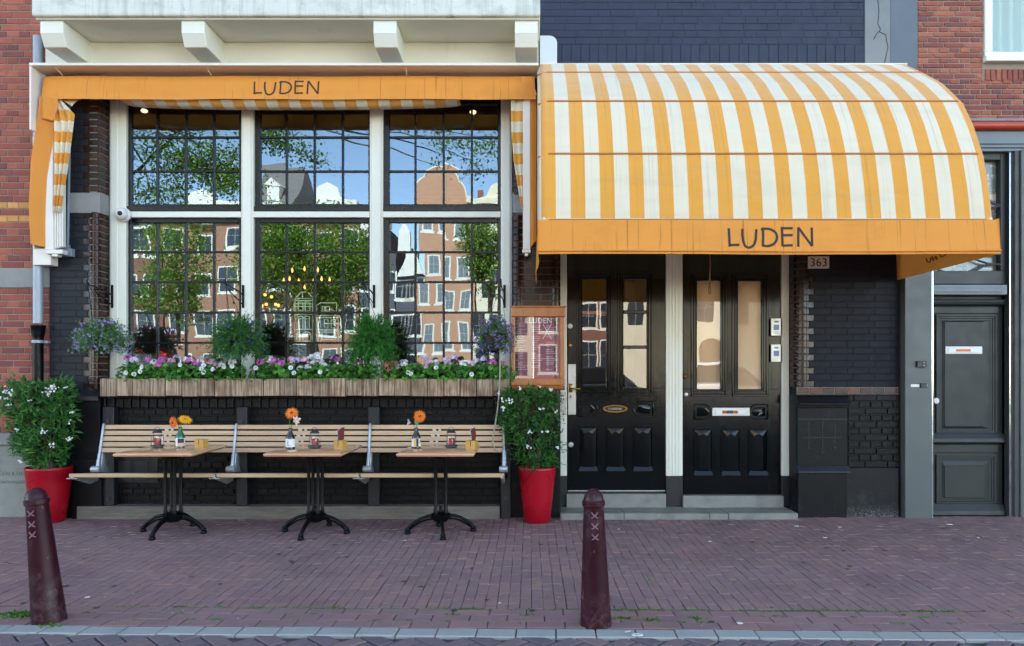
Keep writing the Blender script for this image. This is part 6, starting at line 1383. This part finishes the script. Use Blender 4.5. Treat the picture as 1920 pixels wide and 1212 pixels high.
# street trees
tl = leaf_mat('elm_leaf', [(112, 148, 44), (80, 120, 34), (140, 172, 58), (96, 134, 40), (160, 184, 74)], .4)
def tree(label, x, y, zc, rx, rz, n, ls, low=(), trunk_r=.16, bough=()):
    t = thing('elm_tree', label, 'tree', (x, y, 0), 'canal side elm trees'); tr = MB()
    tr.tube([(x, y, 0), (x+.08, y, zc*.35), (x-.05, y+.05, zc*.7), (x, y, zc+rz*.4)], [trunk_r, trunk_r*.85, trunk_r*.6, .04], 9)
    ends = []
    for k in range(16):
        a = 2.4*k+R.uniform(-.3, .3); z0 = zc*R.uniform(.55, 1); e = Vector((x+rx*R.uniform(.5, .95)*math.cos(a), y+rx*R.uniform(.5, .95)*math.sin(a), zc+rz*R.uniform(-.7, .8)))
        m_ = (Vector((x, y, z0))+e)/2+Vector((0, 0, .25)); tr.tube([(x, y, z0), m_, e], [.07, .045, .012], 6); ends += [m_, e, (m_+e)/2]
    for (ex, ez, l) in low:
        e = Vector((ex, y+1.0, ez)); tr.tube([(x, y, zc), (Vector((x, y, zc))+e)/2+Vector((0, 0, .4)), e], [.05, .03, .008], 6); ends += [e]*3+[e*.75+Vector((x, y, zc))*.25]
    fo = MB(); cl = []
    for k in range(n):
        if R.random() < .45: c = R.choice(ends)+rv()*R.uniform(.1, .7)
        else: d = rv(); rr = R.uniform(.45, 1.05); c = Vector((x+d.x*rx*rr, y+d.y*rx*rr, zc+d.z*rz*rr))
        cl.append(c)
    for bx_, bz, brx, brz, bn in bough:
        e = Vector((bx_, y+R.uniform(-.3, .5), bz)); st_ = Vector((x, y, zc-.5)); md = st_.lerp(e, .55)+Vector((0, 0, .9))
        pts = [st_*(1-q)**2+md*2*q*(1-q)+e*q*q for q in [i/8 for i in range(9)]]; tr.tube(pts, [.07-.0075*i for i in range(9)], 6)
        for _ in range(bn):
            d = rv()*R.random()**.5; c = e+Vector((d.x*brx, d.y*.7, d.z*brz)); cl.append(c)
            if R.random() < .12: tr.tube([e, (e+c)/2+Vector((0, 0, .08)), c], [.014, .009, .004], 4)
    for c in cl:
        for _ in range(14): q = c+Vector((R.gauss(0, .22), R.gauss(0, .22), R.gauss(0, .13))); leaf(fo, q, (rv()+Vector((0, 0, -.3))).normalized(), (rv()*.6+Vector((0, 0, 1))).normalized(), ls*R.uniform(.7, 1.3), ls*.6)
    tr.build('trunk', bark, t, smooth=60)
    fo.build('crown', tl, t, fix=False, kind='stuff'); return t
tree('large elm on the quay mirrored in the centre window', -9.9, -25, 6.4, 3.3, 2.7, 1650, .15)
tree('near elm whose boughs are mirrored in the upper panes', -13.4, -14.5, 10.2, 4.4, 2.6, 700, .11, (), .2,
     ((-10.6, 7.9, 1.5, .75, 150), (-9.3, 7.7, .9, .9, 120), (-11.6, 7.0, 1.0, .6, 60), (-9.0, 7.0, .6, .35, 30), (-7.7, 8.5, .9, .55, 70), (-6.9, 8.15, .45, .3, 16), (-8.0, 9.3, 1.6, .4, 90), (-5, 9.4, 2.2, .25, 60), (-2.6, 9.3, 2.0, .25, 60), (-2.2, 8.3, .7, .4, 22), (-1.6, 7.8, .35, .5, 10), (-1.2, 8.6, .6, .25, 16), (-2.6, 7.6, .2, .2, 4)))
tree('slim elm mirrored at the right edge of the right window', -2.3, -30, 7.9, 1.3, 2.3, 430, .16)
tree('far left elm mirrored beside the brown brick house', -18.6, -30, 6.8, 2.0, 3.2, 560, .17)
# parked cars
tyre = M('tyre_rubber', (26, 26, 27), .8); cg = M('car_glass', (30, 36, 40), .06, .1, bmp=0, coat=.5)
def car(label, x, y, paint, h=1.55):
    t = thing('parked_car', label, 'car', (x, y, 0), 'cars parked along the canal'); L = 2.15
    body = [(-L, .35), (-L-.05, .6), (-L+.05, .85), (-1.55, .95), (1.2, .97), (L-.05, .82), (L, .5), (L-.05, .32)]
    MB().prism([(x+a, b) for a, b in body], -y-.85, -y+.85).build('body', paint, t, bev=.08, seg=2)
    cab = [(-1.95, .95), (-1.45, h-.06), (-.9, h), (.3, h), (.6, h-.05), (1.3, .96)]
    MB().prism([(x+a, b) for a, b in cab], -y-.72, -y+.72).build('cabin', paint, t, bev=.07, seg=2)
    for a, b in (((-1.72, 1.0), (-1.4, h-.12)), ((-.5, 1.0), (-.5, h-.10))):
        pass
    for sy in (-1, 1):
        MB().prism([(x-1.72, 1.0), (x-1.38, h-.12), (x-.55, h-.1), (x-.55, 1.0)], -y+sy*.722-.004, -y+sy*.722+.004).build('side_window', cg, t); MB().prism([(x-.47, 1.0), (x-.47, h-.1), (x+.32, h-.11), (x+1.0, 1.0)], -y+sy*.722-.004, -y+sy*.722+.004).build('side_window', cg, t)
    for ax in (-1.35, 1.35):
        for sy in (-1, 1):
            wh = MB().lathe([(.19, -.1), (.31, -.09), (.32, 0), (.31, .09), (.19, .1)], 0, 0, 20).mat4(Matrix.Translation((x+ax, y+sy*.78, .32)) @ Matrix.Rotation(math.pi/2, 4, 'X')).build('wheel', tyre, t, smooth=40)
            MB().lathe([(.18, -.105), (.19, .105)], 0, 0, 14).mat4(Matrix.Translation((x+ax, y+sy*.78, .32)) @ Matrix.Rotation(math.pi/2, 4, 'X')).build('rim', alu, wh)
    return t
car('white hatchback mirrored in the right door glass', 7.6, -19, M('white_car_paint', (222, 222, 220), .2, .03, bmp=0, coat=.6), 1.75)
car('black estate car mirrored in the left door glass', 2.9, -19.5, M('black_car_paint', (28, 32, 34), .15, .05, bmp=0, coat=.6), 1.6)
car('dark grey car mirrored low in the right window', -4.2, -20, M('grey_car_paint', (70, 76, 84), .2, .05, bmp=0, coat=.6), 1.6)
